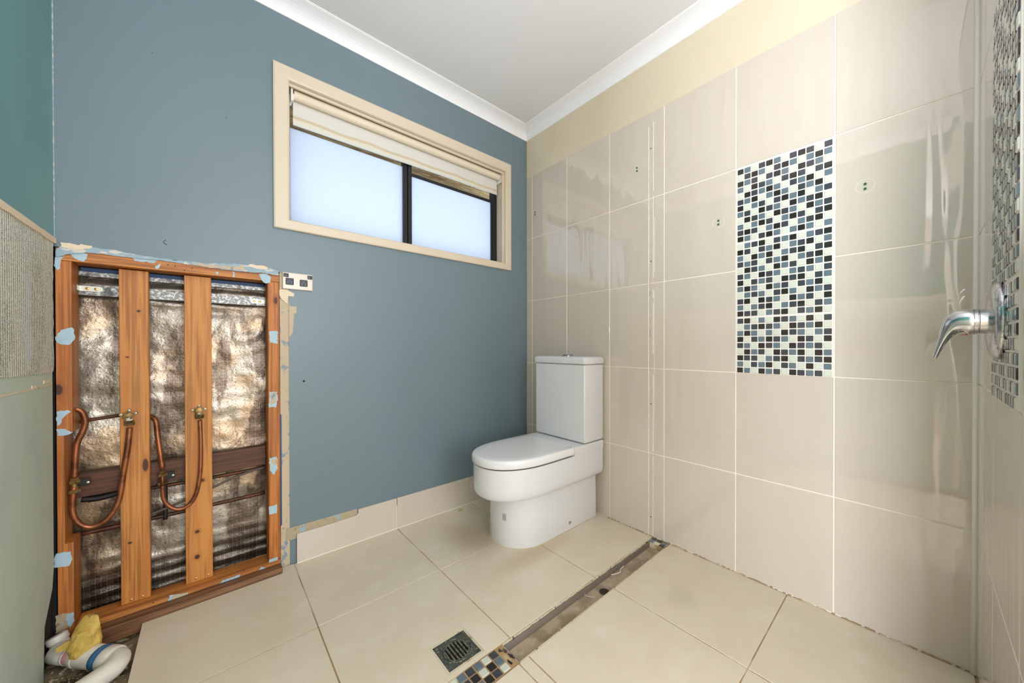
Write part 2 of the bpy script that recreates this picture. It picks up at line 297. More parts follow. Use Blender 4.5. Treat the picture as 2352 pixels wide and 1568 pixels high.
# mosaic strip in the floor
ms = bx('mosaic_strip', 'floor_grout', floor, -1.690, -0.908, -0.985, -0.903, -0.010, -0.0012)
mesh_cache = {}
def mosmesh(key, w, h, th, axis):
    k = (key, round(w, 4), round(h, 4), axis)
    if k not in mesh_cache:
        b = bmesh.new()
        if axis == 0: box(b, -th, 0, -w / 2, w / 2, -h / 2, h / 2, 0.0013, 1)
        elif axis == 1: box(b, -w / 2, w / 2, 0, th, -h / 2, h / 2, 0.0013, 1)
        else: box(b, -w / 2, w / 2, -h / 2, h / 2, -th, 0, 0.0013, 1)
        bmesh.ops.recalc_face_normals(b, faces=b.faces[:]); me = bpy.data.meshes.new('mosaic_tile'); b.to_mesh(me); b.free(); me.materials.append(MT['mos' + key]); mesh_cache[k] = me
    return mesh_cache[k]
LANES = ['DPSDSPDKSPKDSPDSKPDSDKPSDPKSD', 'SKPKDKSPDSKPDSPKDSKPSDKPSDKPS', 'PDKSPDSKPSDPKSDKPSPDKSPDSKPDS']
for li, y in enumerate((-0.917, -0.944, -0.971)):
    for i in range(29): obj('mosaic_tile', mosmesh(LANES[li][i], 0.0225, 0.0235, 0.004, 2), None, ms, (-0.925 - 0.0262 * i, y, 0.0005))
me_end = bx('mosaic_strip', 'floor_grout', floor, -0.046, -0.002, -0.985, -0.906, -0.010, -0.0012)
for (x, y, k) in ((-0.014, -0.918, 'D'), (-0.038, -0.918, 'S'), (-0.014, -0.945, 'K'), (-0.038, -0.945, 'P'), (-0.014, -0.971, 'S'), (-0.038, -0.971, 'K')):
    obj('mosaic_tile', mosmesh(k, 0.0215, 0.0235, 0.004, 2), None, me_end, (x, y, 0.0003))
# broken mosaic at the near end of the trough
me2 = bx('broken_mosaic', 'grout_w', floor, -0.908, -0.884, -0.985, -0.903, -0.012, -0.0025)
for (a, b_, c) in (((-0.906, -0.914), (-0.900, -0.910), (-0.899, -0.924)), ((-0.892, -0.918), (-0.887, -0.932), (-0.893, -0.936)), ((-0.892, -0.940), (-0.886, -0.952), (-0.887, -0.968)), ((-0.905, -0.955), (-0.901, -0.975), (-0.905, -0.976))):
    fin('tile_shard', prism(bmesh.new(), [(*a, -0.004), (*b_, -0.004), (*c, -0.004), ((a[0] + c[0]) / 2 - .004, (a[1] + c[1]) / 2, -0.004)], (0, 0, 0.0045)), 'mosK', me2)

# ------------------------------------------------------------------ tiled wall
wr = struct(bx('wall_right', 'upper_wall', None, 0.006, 0.12, YF - 0.1, 0.16, -0.03, ZC + 0.05))
bx('upper_render', 'upper_wall', wr, 0.003, 0.006, YF, 0, ROWS[-1], ZC)
bx('tile_grout', 'grout', wr, 0.0015, 0.006, YF, -0.0005, -0.029, ROWS[-1])
tg = 0.0021
for ci in range(7):
    for ri in range(5):
        if ci == 5 and ri in (2, 3): continue
        y1, y0 = -COLS[ci], -COLS[ci + 1]; z0, z1 = ROWS[ri], ROWS[ri + 1]
        bx('wall_tile', 'wall_tile', wr, -0.0002 - 0.0006 * random.random(), 0.004, y0 + tg, y1 - tg, max(z0, 0.002) + tg, z1 - (tg if ri < 4 else 0.0), 0.0012, 1)
PAT = ["KPKSPDKSPSDKPKSDPDKSPDSKDPSKDPKSK", "SDSPKSPDKPKSSDPSKSPKSKPDKSKPSKDPS", "PKDKDKSPDSDPDPKDDPDSDPSDPDSDPSDDP", "DSPDSPDKSKPDKDSPSKSPSKDPSKPSKDPSK",
       "KPDSKSPDPDSKPSKDPDDKPDKSPDSKDPSKS", "SDKPSKDSKPKSDKPSKSPSDSPDKSPDSKDPD", "PKSDPSKPDSDPSPSKSPKDKPSKDPKSPDKDP", "DSPKDPSKSKPSKSDPDSDPSKDPSKDPKSPSK",
       "KPKDSDKSPDSKPDKSPDKDPSKDPDSKDKDPD", "DSDPKSPDKPDSSKPDKSPSKDPSKSPDSPSKS", "PKSDPKSKSDKPDPDKSPDKSPDKPKSPDKDPD", "DSPKSPDPDKPSKSKPKDSPDKSPDPDKPSKSP"]
def mosaic(parent, plane, c0, step, z_top, grow, keep, tw, th):
    """12 columns x 33 rows of glass tiles; columns in keep are single tiles, the rest one joined part"""
    panel = grow; rest = bmesh.new(); ri_m = {}
    for ci in range(12):
        for ri in range(33):
            z = z_top - 0.0185 - (ri * 0.02385) - (0.004 if ri >= 12 else 0) - (0.004 if ri >= 24 else 0) + random.uniform(-.0004, .0004); c = c0 + step * ci + random.uniform(-.0004, .0004); k = PAT[ci][ri]
            if ci in keep:
                obj('mosaic_tile', mosmesh(k, tw, th, 0.004, plane), None, panel, (-0.0005, c, z) if plane == 0 else (c, YF + 0.0005, z))
            else:
                n0 = len(rest.faces)
                if plane == 0: box(rest, -0.0045, -0.0005, c - tw / 2, c + tw / 2, z - th / 2, z + th / 2, 0.0013, 1)
                else: box(rest, c - tw / 2, c + tw / 2, YF + 0.0005, YF + 0.0045, z - th / 2, z + th / 2, 0.0013, 1)
                rest.faces.ensure_lookup_table()
                for f in rest.faces[n0:]: f.material_index = 'KDSP'.index(k)
    bmesh.ops.recalc_face_normals(rest, faces=rest.faces[:]); me = bpy.data.meshes.new('mosaic_field'); rest.to_mesh(me); rest.free()
    for k in 'KDSP': me.materials.append(MT['mos' + k])
    obj('mosaic_field', me, None, panel, (0, 0, 0), kind='stuff')
mp = bx('mosaic_panel', 'grout_w', wr, -0.0022, 0.004, -1.559 + .001, -1.259 - .001, ROWS[2], ROWS[4])
mosaic(mp, 0, -1.259 - 0.0165, -0.02425, ROWS[4], mp, range(3, 12), 0.0205, 0.0195)
# cut edge strip in the corner, silicone lines of the removed screen
def bead(name, y, zs, w, mat='silicone', x=-0.001):
    b = bmesh.new(); n = max(4, int(abs(zs[1] - zs[0]) / 0.012)); L, R = [], []
    for i in range(n + 1):
        z = zs[0] + (zs[1] - zs[0]) * i / n; j = random.uniform(-1, 1) * w * .18
        L.append(b.verts.new((x, y - w / 2 + j, z))); R.append(b.verts.new((x, y + w / 2 + random.uniform(-1, 1) * w * .18, z)))
    C = [b.verts.new((x - 0.0022, (l.co.y + r.co.y) / 2, l.co.z)) for l, r in zip(L, R)]
    for i in range(n): b.faces.new((L[i], L[i + 1], C[i + 1], C[i])); b.faces.new((C[i], C[i + 1], R[i + 1], R[i]))
    return fin(name, b, mat, wr, smooth=True)
bead('silicone_bead', -0.8815, (0.004, 1.925), 0.0042)
for zs in ((0.004, 0.38), (0.40, 0.76), (0.86, 1.10), (1.12, 1.16), (1.215, 1.60), (1.62, 1.94)): bead('silicone_bead', -0.9045, zs, 0.0036)
for zs in ((0.55, 1.15), (1.24, 1.5)): bead('silicone_bead', -0.9105, zs, 0.0016)
for zs in ((0.78, 1.19), (1.19, 1.22)): bead('torn_adhesive', -0.8885, zs, 0.0036, 'plaster', -0.0012)
dots('screw_hole', 'dirt_shade', wr, [onX(1495, v, -0.0012) for v in (341, 600, 927, 1186)], (-1, 0, 0), 0.0028, 0.001)
for (u, v), big in (((1229, 490), 0), ((1463, 389), 0), ((1650, 511), 1), ((1987, 428), 1)):
    p = onX(u, v, -0.0012)
    if big: fin('silicone_ring', tube(bmesh.new(), [p + Vector((0, math.cos(a) * .022, math.sin(a) * .022)) for a in [i * math.pi / 12 for i in range(25)]], 0.0008, 6), 'silicone', wr, smooth=True)
    for dz_ in (-.0075, .0075): q = p + Vector((0, 0, dz_)); w = fin('wall_plug', lathe(bmesh.new(), [(0, .0045), (.0014, .0042)], q, (-1, 0, 0), 12), 'plug' if big or u == 1463 else 'dirt_shade', wr, smooth=30); fin('plug_hole', lathe(bmesh.new(), [(0.0014, .0022), (.0018, .0018)], q, (-1, 0, 0), 8), 'dirt_shade', w)
# grime line where the wall meets the floor
b = bmesh.new()
for i in range(150):
    y = -0.64 - i * 0.0081; h = random.uniform(.0015, .004)
    if random.random() < .75: box(b, -0.004, -0.0005, y - .0085, y, 0.0003, h)
fin('grout_line', b, 'floor_grout', wr, kind='stuff')

# ------------------------------------------------------------------ shower wall (carries the mixer)
XN = -0.645
wf = struct(bx('wall_front', 'hall', None, XN, 0.12, YF - 0.10, YF - 0.005, -0.03, ZC + 0.05))
bx('tile_grout', 'grout', wf, XN, -0.0005, YF - 0.006, YF - 0.0015, -0.028, ROWS[-1]); bx('upper_render', 'upper_wall', wf, XN, 0, YF - 0.006, YF - 0.003, ROWS[-1], ZC)
for ci, (x1, x0) in enumerate(((-0.0, -0.303), (-0.303, -0.603), (-0.603, XN))):
    for ri in range(5):
        if ci == 1 and ri in (2, 3): continue
        bx('wall_tile', 'shower_tile', wf, x0 + tg, x1 - tg - (0.001 if ci == 0 else 0), YF - 0.004, YF + 0.0003, max(ROWS[ri], .002) + tg, ROWS[ri + 1] - tg, 0.0012, 1)
mp2 = bx('mosaic_panel', 'grout_w', wf, -0.603 + .001, -0.303 - .001, YF - 0.004, YF + 0.0022, ROWS[2], ROWS[4])
mosaic(mp2, 1, -0.303 - 0.0165, -0.02425, ROWS[4], mp2, range(3, 12), 0.0205, 0.0195)
fin('corner_bead', tube(bmesh.new(), [(-0.004, YF + 0.004, z) for z in (0.003, 0.7, 1.4, 1.99)], 0.0065, 10), 'silicone', wr, smooth=True)

# ------------------------------------------------------------------ blue wall with window and opened service bay
OX0, OX1, OZ1 = XL, -1.318, 1.1945                 # opened bay
WX0, WX1, WZ0, WZ1 = -1.286, -0.176, 1.410, 1.977  # window opening
wb = bmesh.new()
def sheet(x0, x1, z0, z1): box(wb, x0, x1, 0.0, 0.012, z0, z1)
sheet(XL - .05, WX0, OZ1, ZC); sheet(WX1, 0.0, -0.02, ZC); sheet(WX0, WX1, WZ1, ZC); sheet(WX0, WX1, -0.02, WZ0); sheet(-1.288, WX0, -0.02, OZ1)
wall_b = struct(fin('wall_back', wb, 'blue'))
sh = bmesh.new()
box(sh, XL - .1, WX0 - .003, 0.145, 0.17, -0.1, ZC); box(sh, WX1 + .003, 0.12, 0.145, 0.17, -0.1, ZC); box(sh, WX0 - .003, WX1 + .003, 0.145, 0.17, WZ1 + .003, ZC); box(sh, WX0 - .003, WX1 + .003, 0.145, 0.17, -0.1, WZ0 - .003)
fin('outer_leak_block', sh, 'void', wall_b)  # near-black outer slab, added to block light leaking into the wall
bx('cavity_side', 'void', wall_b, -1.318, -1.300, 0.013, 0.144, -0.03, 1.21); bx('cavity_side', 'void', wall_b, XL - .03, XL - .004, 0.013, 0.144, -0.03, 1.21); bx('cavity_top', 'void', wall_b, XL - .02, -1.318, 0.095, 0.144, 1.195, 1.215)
bx('plaster_strip', 'plaster', wall_b, -1.318, -1.288, 0.003, 0.012, -0.02, 1.1945)
fin('plaster_strip', prism(bmesh.new(), [(-1.288, 0.0, 1.085), (-1.288, 0, 0.93), (-1.276, 0, 0.95), (-1.270, 0, 1.03), (-1.262, 0, 1.035), (-1.262, 0, 1.06), (-1.285, 0, 1.06)], (0, -0.0012, 0)), 'plaster', wall_b)
bx('blue_paint_line', 'foil_blue', wall_b, -1.3185, -1.314, 0.0015, 0.0035, 0.17, 0.62)
bx('rough_plaster', 'rough_plaster', wall_b, -1.30, -1.033, -0.0015, 0.0, 0.10, 0.150)
def patch(name, mat, parent, pix, y, th=0.0012):
    P = [onY(u, v, y) for u, v in pix]; pts = []
    for i, a in enumerate(P):                      # torn, uneven outline
        b = P[(i + 1) % len(P)]; L = (b - a).length; k = max(1, int(L / .006))
        for j in range(k): q = a.lerp(b, j / k); e = min(.0016, L * .12); pts.append(q + Vector((random.uniform(-e, e), 0, random.uniform(-e, e))))
    return fin(name, prism(bmesh.new(), [(p.x, y, p.z) for p in pts], (0, -th, 0)), mat, parent)
# scraped paint edge above the bay
top = [(128, 590), (130, 572), (145, 563), (200, 566), (260, 574), (330, 588), (400, 597), (470, 604), (540, 606), (600, 611), (640, 622), (640, 632), (600, 626), (560, 624), (500, 617), (430, 607), (360, 597), (300, 592), (240, 584), (200, 580), (160, 584)]
patch('scraped_edge', 'edge_paint', wall_b, top, -0.0002, 0.0012)
patch('filler_patch', 'filler', wall_b, [(141, 557), (170, 560), (182, 563), (186, 561), (212, 565), (210, 570), (190, 573), (160, 570), (141, 567)], -0.0015)
patch('filler_patch', 'filler', wall_b, [(571, 607), (600, 609), (616, 614), (612, 619), (590, 617), (571, 612)], -0.0015)
patch('filler_patch', 'filler', wall_b, [(642, 665), (655, 664), (676, 674), (676, 682), (662, 680), (661, 700), (650, 690), (642, 680)], 0.0, 0.0018)
patch('filler_patch', 'plaster', wall_b, [(560, 610), (520, 612), (470, 606), (430, 603), (470, 612), (520, 617), (560, 620)], -0.0015, .0006)
p = onY(698, 875, -0.0004); dots('screw_hole', 'dirt_shade', wall_b, [p], (0, -1, 0), 0.0045, 0.0006)
fin('hair_mark', tube(bmesh.new(), smoothpath([onY(u, v, -0.0008) for u, v in ((381, 551), (376, 555), (378, 559), (384, 562))]), 0.0008, 6), 'dirt_shade', wall_b)
for u, v in ((349, 122), (688, 1110), (800, 1090), (757, 1065), (920, 1012), (745, 820), (870, 1120), (520, 270)): dots('speck', 'dirt_shade', wall_b, [onY(u, v, -0.0003)], (0, -1, 0), 0.0014, 0.0004)

# skirting tiles
sk = struct(bx('baseboard_back', 'grout', None, -1.266, -0.002, -0.008, -0.0005, 0.0, 0.112))
def skt(x0, x1, z1): return bx('skirting_tile', 'wall_tile', sk, x0, x1, -0.0115, -0.002, 0.003, z1, 0.001, 1)
skt(-0.434, -0.004, 0.149); skt(-0.852, -0.4375, 0.149)
fin('skirting_tile', prism(bmesh.new(), [(-1.266, -0.0115, 0.003), (-0.8555, -0.0115, 0.003), (-0.8555, -0.0115, 0.149), (-1.030, -0.0115, 0.149), (-1.030, -0.0115, 0.130), (-1.040, -0.0115, 0.124), (-1.15, -0.0115, 0.121), (-1.266, -0.0115, 0.121)], (0, 0.0095, 0)), 'wall_tile', sk)
bx('grout_fillet', 'grout', sk, -1.266, -0.002, -0.014, -0.0115, 0.0002, 0.0035)

# ------------------------------------------------------------------ left wall
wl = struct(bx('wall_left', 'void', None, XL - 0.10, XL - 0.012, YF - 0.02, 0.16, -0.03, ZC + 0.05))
bx('painted_lining', 'green', wl, XL - 0.012, XL, YF - 0.02, 0.0, 1.212, ZC)
ad = [(XL - .012, -0.018, 1.203)]; z = 1.203
while z > 0.83: z -= 0.02; ad.append((XL - .012, -0.020 + random.uniform(-.005, .004), z))
y = -0.02; ad += [(XL - .012, -0.04, 0.818), (XL - .012, -0.2, 0.822), (XL - .012, -0.40, 0.824), (XL - .012, YF - .02, 0.82), (XL - .012, YF - .02, 1.203)]
fin('adhesive_bed', prism(bmesh.new(), ad, (0.0135, 0, 0)), 'adhesive', wl)
fin('fibre_board', prism(bmesh.new(), [(XL - .011, -0.024, 0.83), (XL - .011, -0.026, 0.247), (XL - .011, -0.04, 0.19), (XL - .011, -0.108, 0.116), (XL - .011, -0.120, -0.03), (XL - .011, YF - .02, -0.03), (XL - .011, YF - .02, 0.83)], (0.0105, 0, 0)), 'board', wl)
b = bmesh.new(); N = 40; lip = [(-0.008 - (1.86 * i / N), random.uniform(.0, .004)) for i in range(N + 1)]
prism(b, [(XL - .010, y, 1.216 + j * .3) for y, j in lip] + [(XL - .010, y, 1.202 - j) for y, j in lip[::-1]], (0.0155, 0, 0)); fin('tile_edge_remnant', b, 'filler', wl)
for (y0, y1, z) in ((-0.16, -0.19, 0.788), (-0.05, -0.10, 0.795)): bx('filler_smear', 'filler', wl, XL - 0.001, XL + .0008, y1, y0, z - .004, z + .005)
bx('old_paint_line', 'oldgrout', wl, XL - .001, XL + .0004, -0.6, -0.03, 0.782, 0.787)
fin('corner_paint_seam', tube(bmesh.new(), [(XL + .0005, -0.0015, z) for z in (1.22, 1.6, 2.28)], 0.0012, 6), 'edge_paint', wl)

# ------------------------------------------------------------------ ceiling and cornices
struct(bx('ceiling', 'ceiling', None, -4.5, 0.12, -4.5, 0.16, ZC, ZC + 0.06))
def cornice(name, a, b_, inward):
    a, b_, inw = Vector(a), Vector(b_), Vector(inward); prof = [(0.0, -0.055), (0.004, -0.055), (0.005, -0.049)]
    for i in range(7): t = i / 6; prof.append((0.005 + 0.066 * t + 0.010 * math.sin(math.pi * t) * -1, -0.049 + 0.044 * t + 0.006 * math.sin(math.pi * t)))
    prof += [(0.072, -0.004), (0.075, -0.003), (0.075, 0.0), (0, 0)]; bm = bmesh.new()
    loft(bm, [[p + inw * d + Vector((0, 0, ZC - .0005 + z)) for d, z in prof] for p in (a, b_)]); return struct(fin(name, bm, 'cornice'))
cornice('trim_1', (XL, 0, 0), (0.0, 0, 0), (0, -1, 0)); cornice('trim_2', (0.003, 0, 0), (0.003, YF, 0), (-1, 0, 0)); cornice('trim_3', (XL, 0, 0), (XL, YF, 0), (1, 0, 0)); cornice('trim_4', (XN, YF - .003, 0), (0.0, YF - .003, 0), (0, 1, 0))

# ------------------------------------------------------------------ unseen adjoining room behind the photographer, added to carry the fill lamps' windows
struct(bx('wall_hall_right', 'hall', None, 0.0, 0.12, -4.4, YF - 0.101, -0.03, ZC))
hb = bmesh.new()
for q in ((-4.4, -1.8, -.03, ZC), (-0.3, 0.0, -.03, ZC), (-1.8, -0.3, -.03, 0.4), (-1.8, -0.3, 2.2, ZC)): box(hb, q[0], q[1], -4.5, -4.40, q[2], q[3])
struct(fin('wall_hall_back', hb, 'hall')); hb = bmesh.new()
for q in ((-4.4, -3.65, -.03, ZC), (-2.35, YF - .05, -.03, ZC), (-3.65, -2.35, -.03, 0.4), (-3.65, -2.35, 2.2, ZC)): box(hb, -4.5, -4.40, q[0], q[1], q[2], q[3])
struct(fin('wall_hall_left', hb, 'hall')); struct(bx('wall_hall_front', 'hall', None, -4.4, XL - 0.012, YF - 0.05, YF - 0.021, -0.03, ZC)); struct(bx('floor_hall', 'hallfloor', None, -4.4, 0.0, -4.4, -1.902, -0.03, 0.0))

# ------------------------------------------------------------------ window
wn = bpy.data.objects.new('window_1', None); COL.objects.link(wn); wn.location = ((WX0 + WX1) / 2, 0, WZ0); wn['kind'] = 'structure'
AX0, AX1, AZ0, AZ1 = -1.338, -0.136, 1.370, 2.030; AY = -0.016
def mitre(name, o, i):
    (a, b_), (c, d) = o, i; bm = bmesh.new()
    loft(bm, [[(q[0], y, q[1]) for q, y in ((o_, 0.0), (o_, AY + .003), ((o_[0] * .9 + i_[0] * .1, o_[1] * .9 + i_[1] * .1), AY), ((o_[0] * .12 + i_[0] * .88, o_[1] * .12 + i_[1] * .88), AY), (i_, AY + .004), (i_, 0.0))] for o_, i_ in ((a, c), (b_, d))]); return fin(name, bm, 'cream', wn)
O = [(AX0, AZ0), (AX1, AZ0), (AX1, AZ1), (AX0, AZ1)]; I = [(WX0, WZ0), (WX1, WZ0), (WX1, WZ1), (WX0, WZ1)]
for i in range(4): mitre('architrave', (O[i], O[(i + 1) % 4]), (I[i], I[(i + 1) % 4]))
RB = 0.005
for q in ((WX0 - RB, WX0 + .001, WZ0, WZ1), (WX1 - .001, WX1 + RB, WZ0, WZ1), (WX0, WX1, WZ1 - .001, WZ1 + RB), (WX0, WX1, WZ0 - RB, WZ0 + .001)): bx('reveal_board', 'cream', wn, q[0], q[1], -0.006, 0.105, q[2], q[3])
for q in ((WX0 + .001, WX0 + .012, WZ0 + .001, WZ1 - .001), (WX1 - .014, WX1 - .001, WZ0 + .001, WZ1 - .001)): bx('stop_bead', 'cream', wn, q[0], q[1] , 0.006, 0.016, q[2], q[3], .003) if q[0] > -1 else None
bx('stop_bead', 'cream', wn, WX0 + .001, WX1 - .001, 0.004, 0.016, WZ1 - .012, WZ1 - .001, .003)
def al(name, x0, x1, z0, z1, y0=0.082, y1=0.118, par=None): return bx(name, 'alu', par or wn, x0, x1, y0, y1, z0, z1, 0.002, 1)
al('frame_jamb', WX0 + .001, WX0 + .016, WZ0 + .002, WZ1 - .004); al('frame_jamb', WX1 - .030, WX1 - .001, WZ0 + .002, WZ1 - .004); al('frame_head', WX0 + .016, WX1 - .030, WZ1 - .032, WZ1 - .004); al('frame_sill', WX0 + .016, WX1 - .030, WZ0 + .002, WZ0 + .018)
al('meeting_stile', -0.778, -0.758, WZ0 + .018, WZ1 - .032); al('meeting_stile', -0.757, -0.736, WZ0 + .018, WZ1 - .032, 0.076, 0.108)
ps = [bx('frosted_pane', 'frosted', wn, WX0 + .016, -0.778, 0.099, 0.102, WZ0 + .018, 1.842), bx('frosted_pane', 'frosted', wn, -0.736, WX1 - .045, 0.092, 0.095, WZ0 + .018, 1.802)]
al('sash_rail', -0.736, WX1 - .045, 1.802, 1.818, 0.086, 0.100); al('sash_stile', WX1 - .045, WX1 - .031, WZ0 + .018, 1.822, 0.084, 0.102)
bx('clear_pane', 'glass', wn, WX0 + .016, -0.778, 0.099, 0.102, 1.843, WZ1 - .032); bx('clear_pane', 'glass', wn, -0.736, WX1 - .031, 0.104, 0.106, 1.819, WZ1 - .032)
# eaves outside
fa = bx('eave_fascia', 'fascia', None, -2.6, 1.2, 0.62, 0.66, 2.02, 2.36); fa['label'] = 'timber eave fascia board seen through the window above the frosted panes'; fa['category'] = 'fascia'
so = bx('eave_soffit', 'frame_grey', None, -2.6, 1.2, 0.172, 0.66, 2.365, 2.39); so['label'] = 'pale eave lining sheet outside above the window'; so['category'] = 'soffit'

# ------------------------------------------------------------------ roller blind
rb = thing('roller_blind', 'white roller blind with a brown water stain, mostly rolled up in the window', 'blind', ((WX0 + WX1) / 2, 0.045, 1.83))
BX0, BX1 = -1.262, -0.192
fin('rolled_fabric', lathe(bmesh.new(), [(0, .0195), (BX1 - BX0, .0195)], (BX0, 0.044, 1.955), (1, 0, 0), 24), 'roll', rb, smooth=40)
fb = bmesh.new(); loft(fb, [[(BX0, y, z) for y, z in prf] for prf in ([(0.0655, 1.945), (0.0665, 1.945), (0.0665, 1.832), (0.0655, 1.832)],)], cap=False)
fb.free(); fb = bmesh.new(); loft(fb, [[(x, 0.0630, 1.955), (x, 0.0640, 1.955), (x, 0.0635, zb_), (x, 0.0625, zb_)] for x, zb_ in ((BX0, 1.8465), (-0.9, 1.851), (-0.55, 1.8565), (BX1, 1.8575))]); fin('fabric', fb, 'blind', rb)
fin('bottom_rail', loft(bmesh.new(), [[(x, 0.0605, z_), (x, 0.0655, z_), (x, 0.0655, z_ + .0075), (x, 0.0605, z_ + .0075)] for x, z_ in ((BX0, 1.8389), (-0.9, 1.8434), (-0.55, 1.8489), (BX1, 1.8499))]), 'clear_pl', rb)
for x in (BX0 - .013, BX1 + .003): br = fin('bracket', box(bmesh.new(), x, x + .008, 0.020, 0.068, 1.918, 1.974, .003), 'white_pl', rb)
fin('sprocket', lathe(bmesh.new(), [(0, .016), (.009, .016)], (BX0 - .009, 0.044, 1.945), (1, 0, 0), 16), 'white_pl', rb)
ch = bmesh.new()
for yy in (0.036, 0.052):
    zc = 1.945
    while zc > 1.425: bmesh.ops.create_icosphere(ch, subdivisions=1, radius=0.0022, matrix=Matrix.Translation((BX0 - .0165, yy, zc))); zc -= 0.0062
fin('bead_chain', ch, 'white_pl', rb, smooth=True, kind='stuff')

# ------------------------------------------------------------------ exposed wall frame
FY = 0.005; FD = 0.080
fr = thing('stud_frame', 'orange pine wall frame exposed in the hole cut in the blue wall', 'wall frame', (-1.60, FY, -0.03))
ls = bmesh.new(); XA, XB, XC = -1.8655, -1.836, -1.852
prism(ls, [(XA, FY, -0.03), (XB, FY, -0.03), (XB, FY, 0.296), (XC, FY, 0.296), (XC, FY, 0.632), (XB, FY, 0.632), (XB, FY, 1.154), (XA, FY, 1.154)], (0, FD, 0)); st1 = fin('stud', ls, 'pine_stud', fr)
st2 = bx('stud', 'pine_stud', fr, -1.357, -1.3185, FY, FY + FD, 0.035, 1.154, .0015, 1)
tp = bx('top_plate', 'pine_plate', fr, XA, -1.3185, FY, FY + FD, 1.155, 1.194, .0015, 1)
bp = bx('bottom_plate', 'pine_plate', fr, XB + .001, -1.3185, 0.001, FY + FD, 0.0, 0.034, .0015, 1)
bx('packer', 'pine_low', fr, -1.835, -1.3185, -0.046, 0.0, -0.029, 0.020, .002, 1)
def stain(par, mat, pix, y): return patch('paint_remnant' if mat == 'paint_flake' else 'plaster_remnant', mat, par, pix, y, 0.0009)
y_ = FY - .0002
stain(st1, 'paint_flake', [(128, 775), (140, 758), (165, 752), (170, 756), (172, 780), (158, 792), (140, 792), (130, 786)], y_)
stain(st1, 'paint_flake', [(125, 590), (150, 588), (140, 598), (138, 615), (133, 620), (124, 610)], y_)
stain(tp, 'paint_flake', [(162, 583), (185, 579), (202, 585), (200, 594), (192, 601), (180, 597), (165, 588)], y_)
stain(st1, 'paint_flake', [(130, 945), (155, 941), (162, 945), (152, 953), (142, 962), (137, 975), (131, 978)], y_); stain(st1, 'paint_flake', [(131, 985), (150, 985), (166, 994), (150, 1000), (133, 1000)], y_)
stain(st1, 'paint_flake', [(124, 1284), (131, 1270), (163, 1266), (167, 1284), (158, 1299), (124, 1304)], y_)
stain(st1, 'rough_plaster', [(128, 1415), (145, 1408), (160, 1406), (158, 1440), (145, 1448), (128, 1454)], y_); stain(st1, 'paint_flake', [(155, 1410), (168, 1406), (170, 1425), (160, 1441), (156, 1432), (153, 1422)], y_ - .0006)
stain(tp, 'paint_flake', [(303, 591), (320, 588), (352, 592), (362, 597), (355, 604), (335, 601), (310, 599)], y_); stain(tp, 'paint_flake', [(356, 612), (368, 605), (366, 616), (360, 618)], y_)
stain(tp, 'paint_flake', [(596, 629), (612, 628), (622, 636), (620, 650), (610, 650), (600, 643)], y_); stain(tp, 'paint_flake', [(534, 624), (539, 624), (538, 636), (535, 636)], y_); stain(tp, 'paint_flake', [(494, 625), (500, 623), (503, 628), (497, 630)], y_)
for pix in ([(619, 760), (638, 761), (638, 789), (620, 786)], [(618, 900), (636, 899), (638, 915), (634, 935), (618, 935)], [(618, 1052), (636, 1048), (638, 1075), (630, 1090), (620, 1080)], [(617, 1163), (636, 1158), (636, 1177), (618, 1182)], [(619, 1285), (638, 1278), (638, 1298), (616, 1304)]): stain(st2, 'paint_flake', pix, y_)
stain(st2, 'plaster', [(622, 902), (636, 901), (634, 925), (622, 930)], y_ - .0006); stain(st2, 'plaster', [(623, 1055), (637, 1052), (637, 1068), (626, 1066)], y_ - .0006)
for pix in ([(385, 1386), (390, 1366), (433, 1360), (425, 1375), (400, 1384), (388, 1397)], [(502, 1344), (512, 1332), (552, 1319), (548, 1332), (520, 1343)], [(593, 1310), (600, 1302), (613, 1303), (608, 1312)], [(236, 1440), (262, 1420), (240, 1446)]): stain(bp, 'paint_flake', pix, 0.0)
stain(bp, 'plaster', [(392, 1378), (398, 1366), (432, 1361), (420, 1376)], -.0008)
def screwhead(par, p, ax=(0, -1, 0), r=0.004, mat='gold'):
    s_ = fin('screw_head', lathe(bmesh.new(), [(0, r), (.0008, r), (.0014, r * .7)], p, ax, 12), mat, par, smooth=40); return s_
for u, v in ((424, 620), (441, 616), (386, 608), (402, 611), (437, 1373), (352, 1384), (560, 1310)): dots('nail_hole', 'dirt_shade', tp if v < 900 else bp, [onY(u, v, FY - .0004 if v < 900 else -0.0001)], (0, -1, 0), .0018, .0005)
# two vertical boards
BY = 0.042
for (x0, x1, lab, scr) in ((-1.7465, -1.680, 'wider pine board with the lower brass tap elbow, next to the notched stud', [(302, 1377), (328, 1369)]), (-1.5935, -1.5215, 'pine board with three knots and the higher brass tap elbow', [(451, 1328), (479, 1320)])):
    t = thing('timber_board', lab, 'board', ((x0 + x1) / 2, BY, 0.034), 'vertical pine boards in the wall opening')
    prism_b = box(bmesh.new(), x0, x1, BY, BY + 0.030, 0.0345, 1.152, .0015, 1); fin('plank', prism_b, 'pine_board', t)
    for u, v in scr: screwhead(t, onY(u, v, BY - .0002))
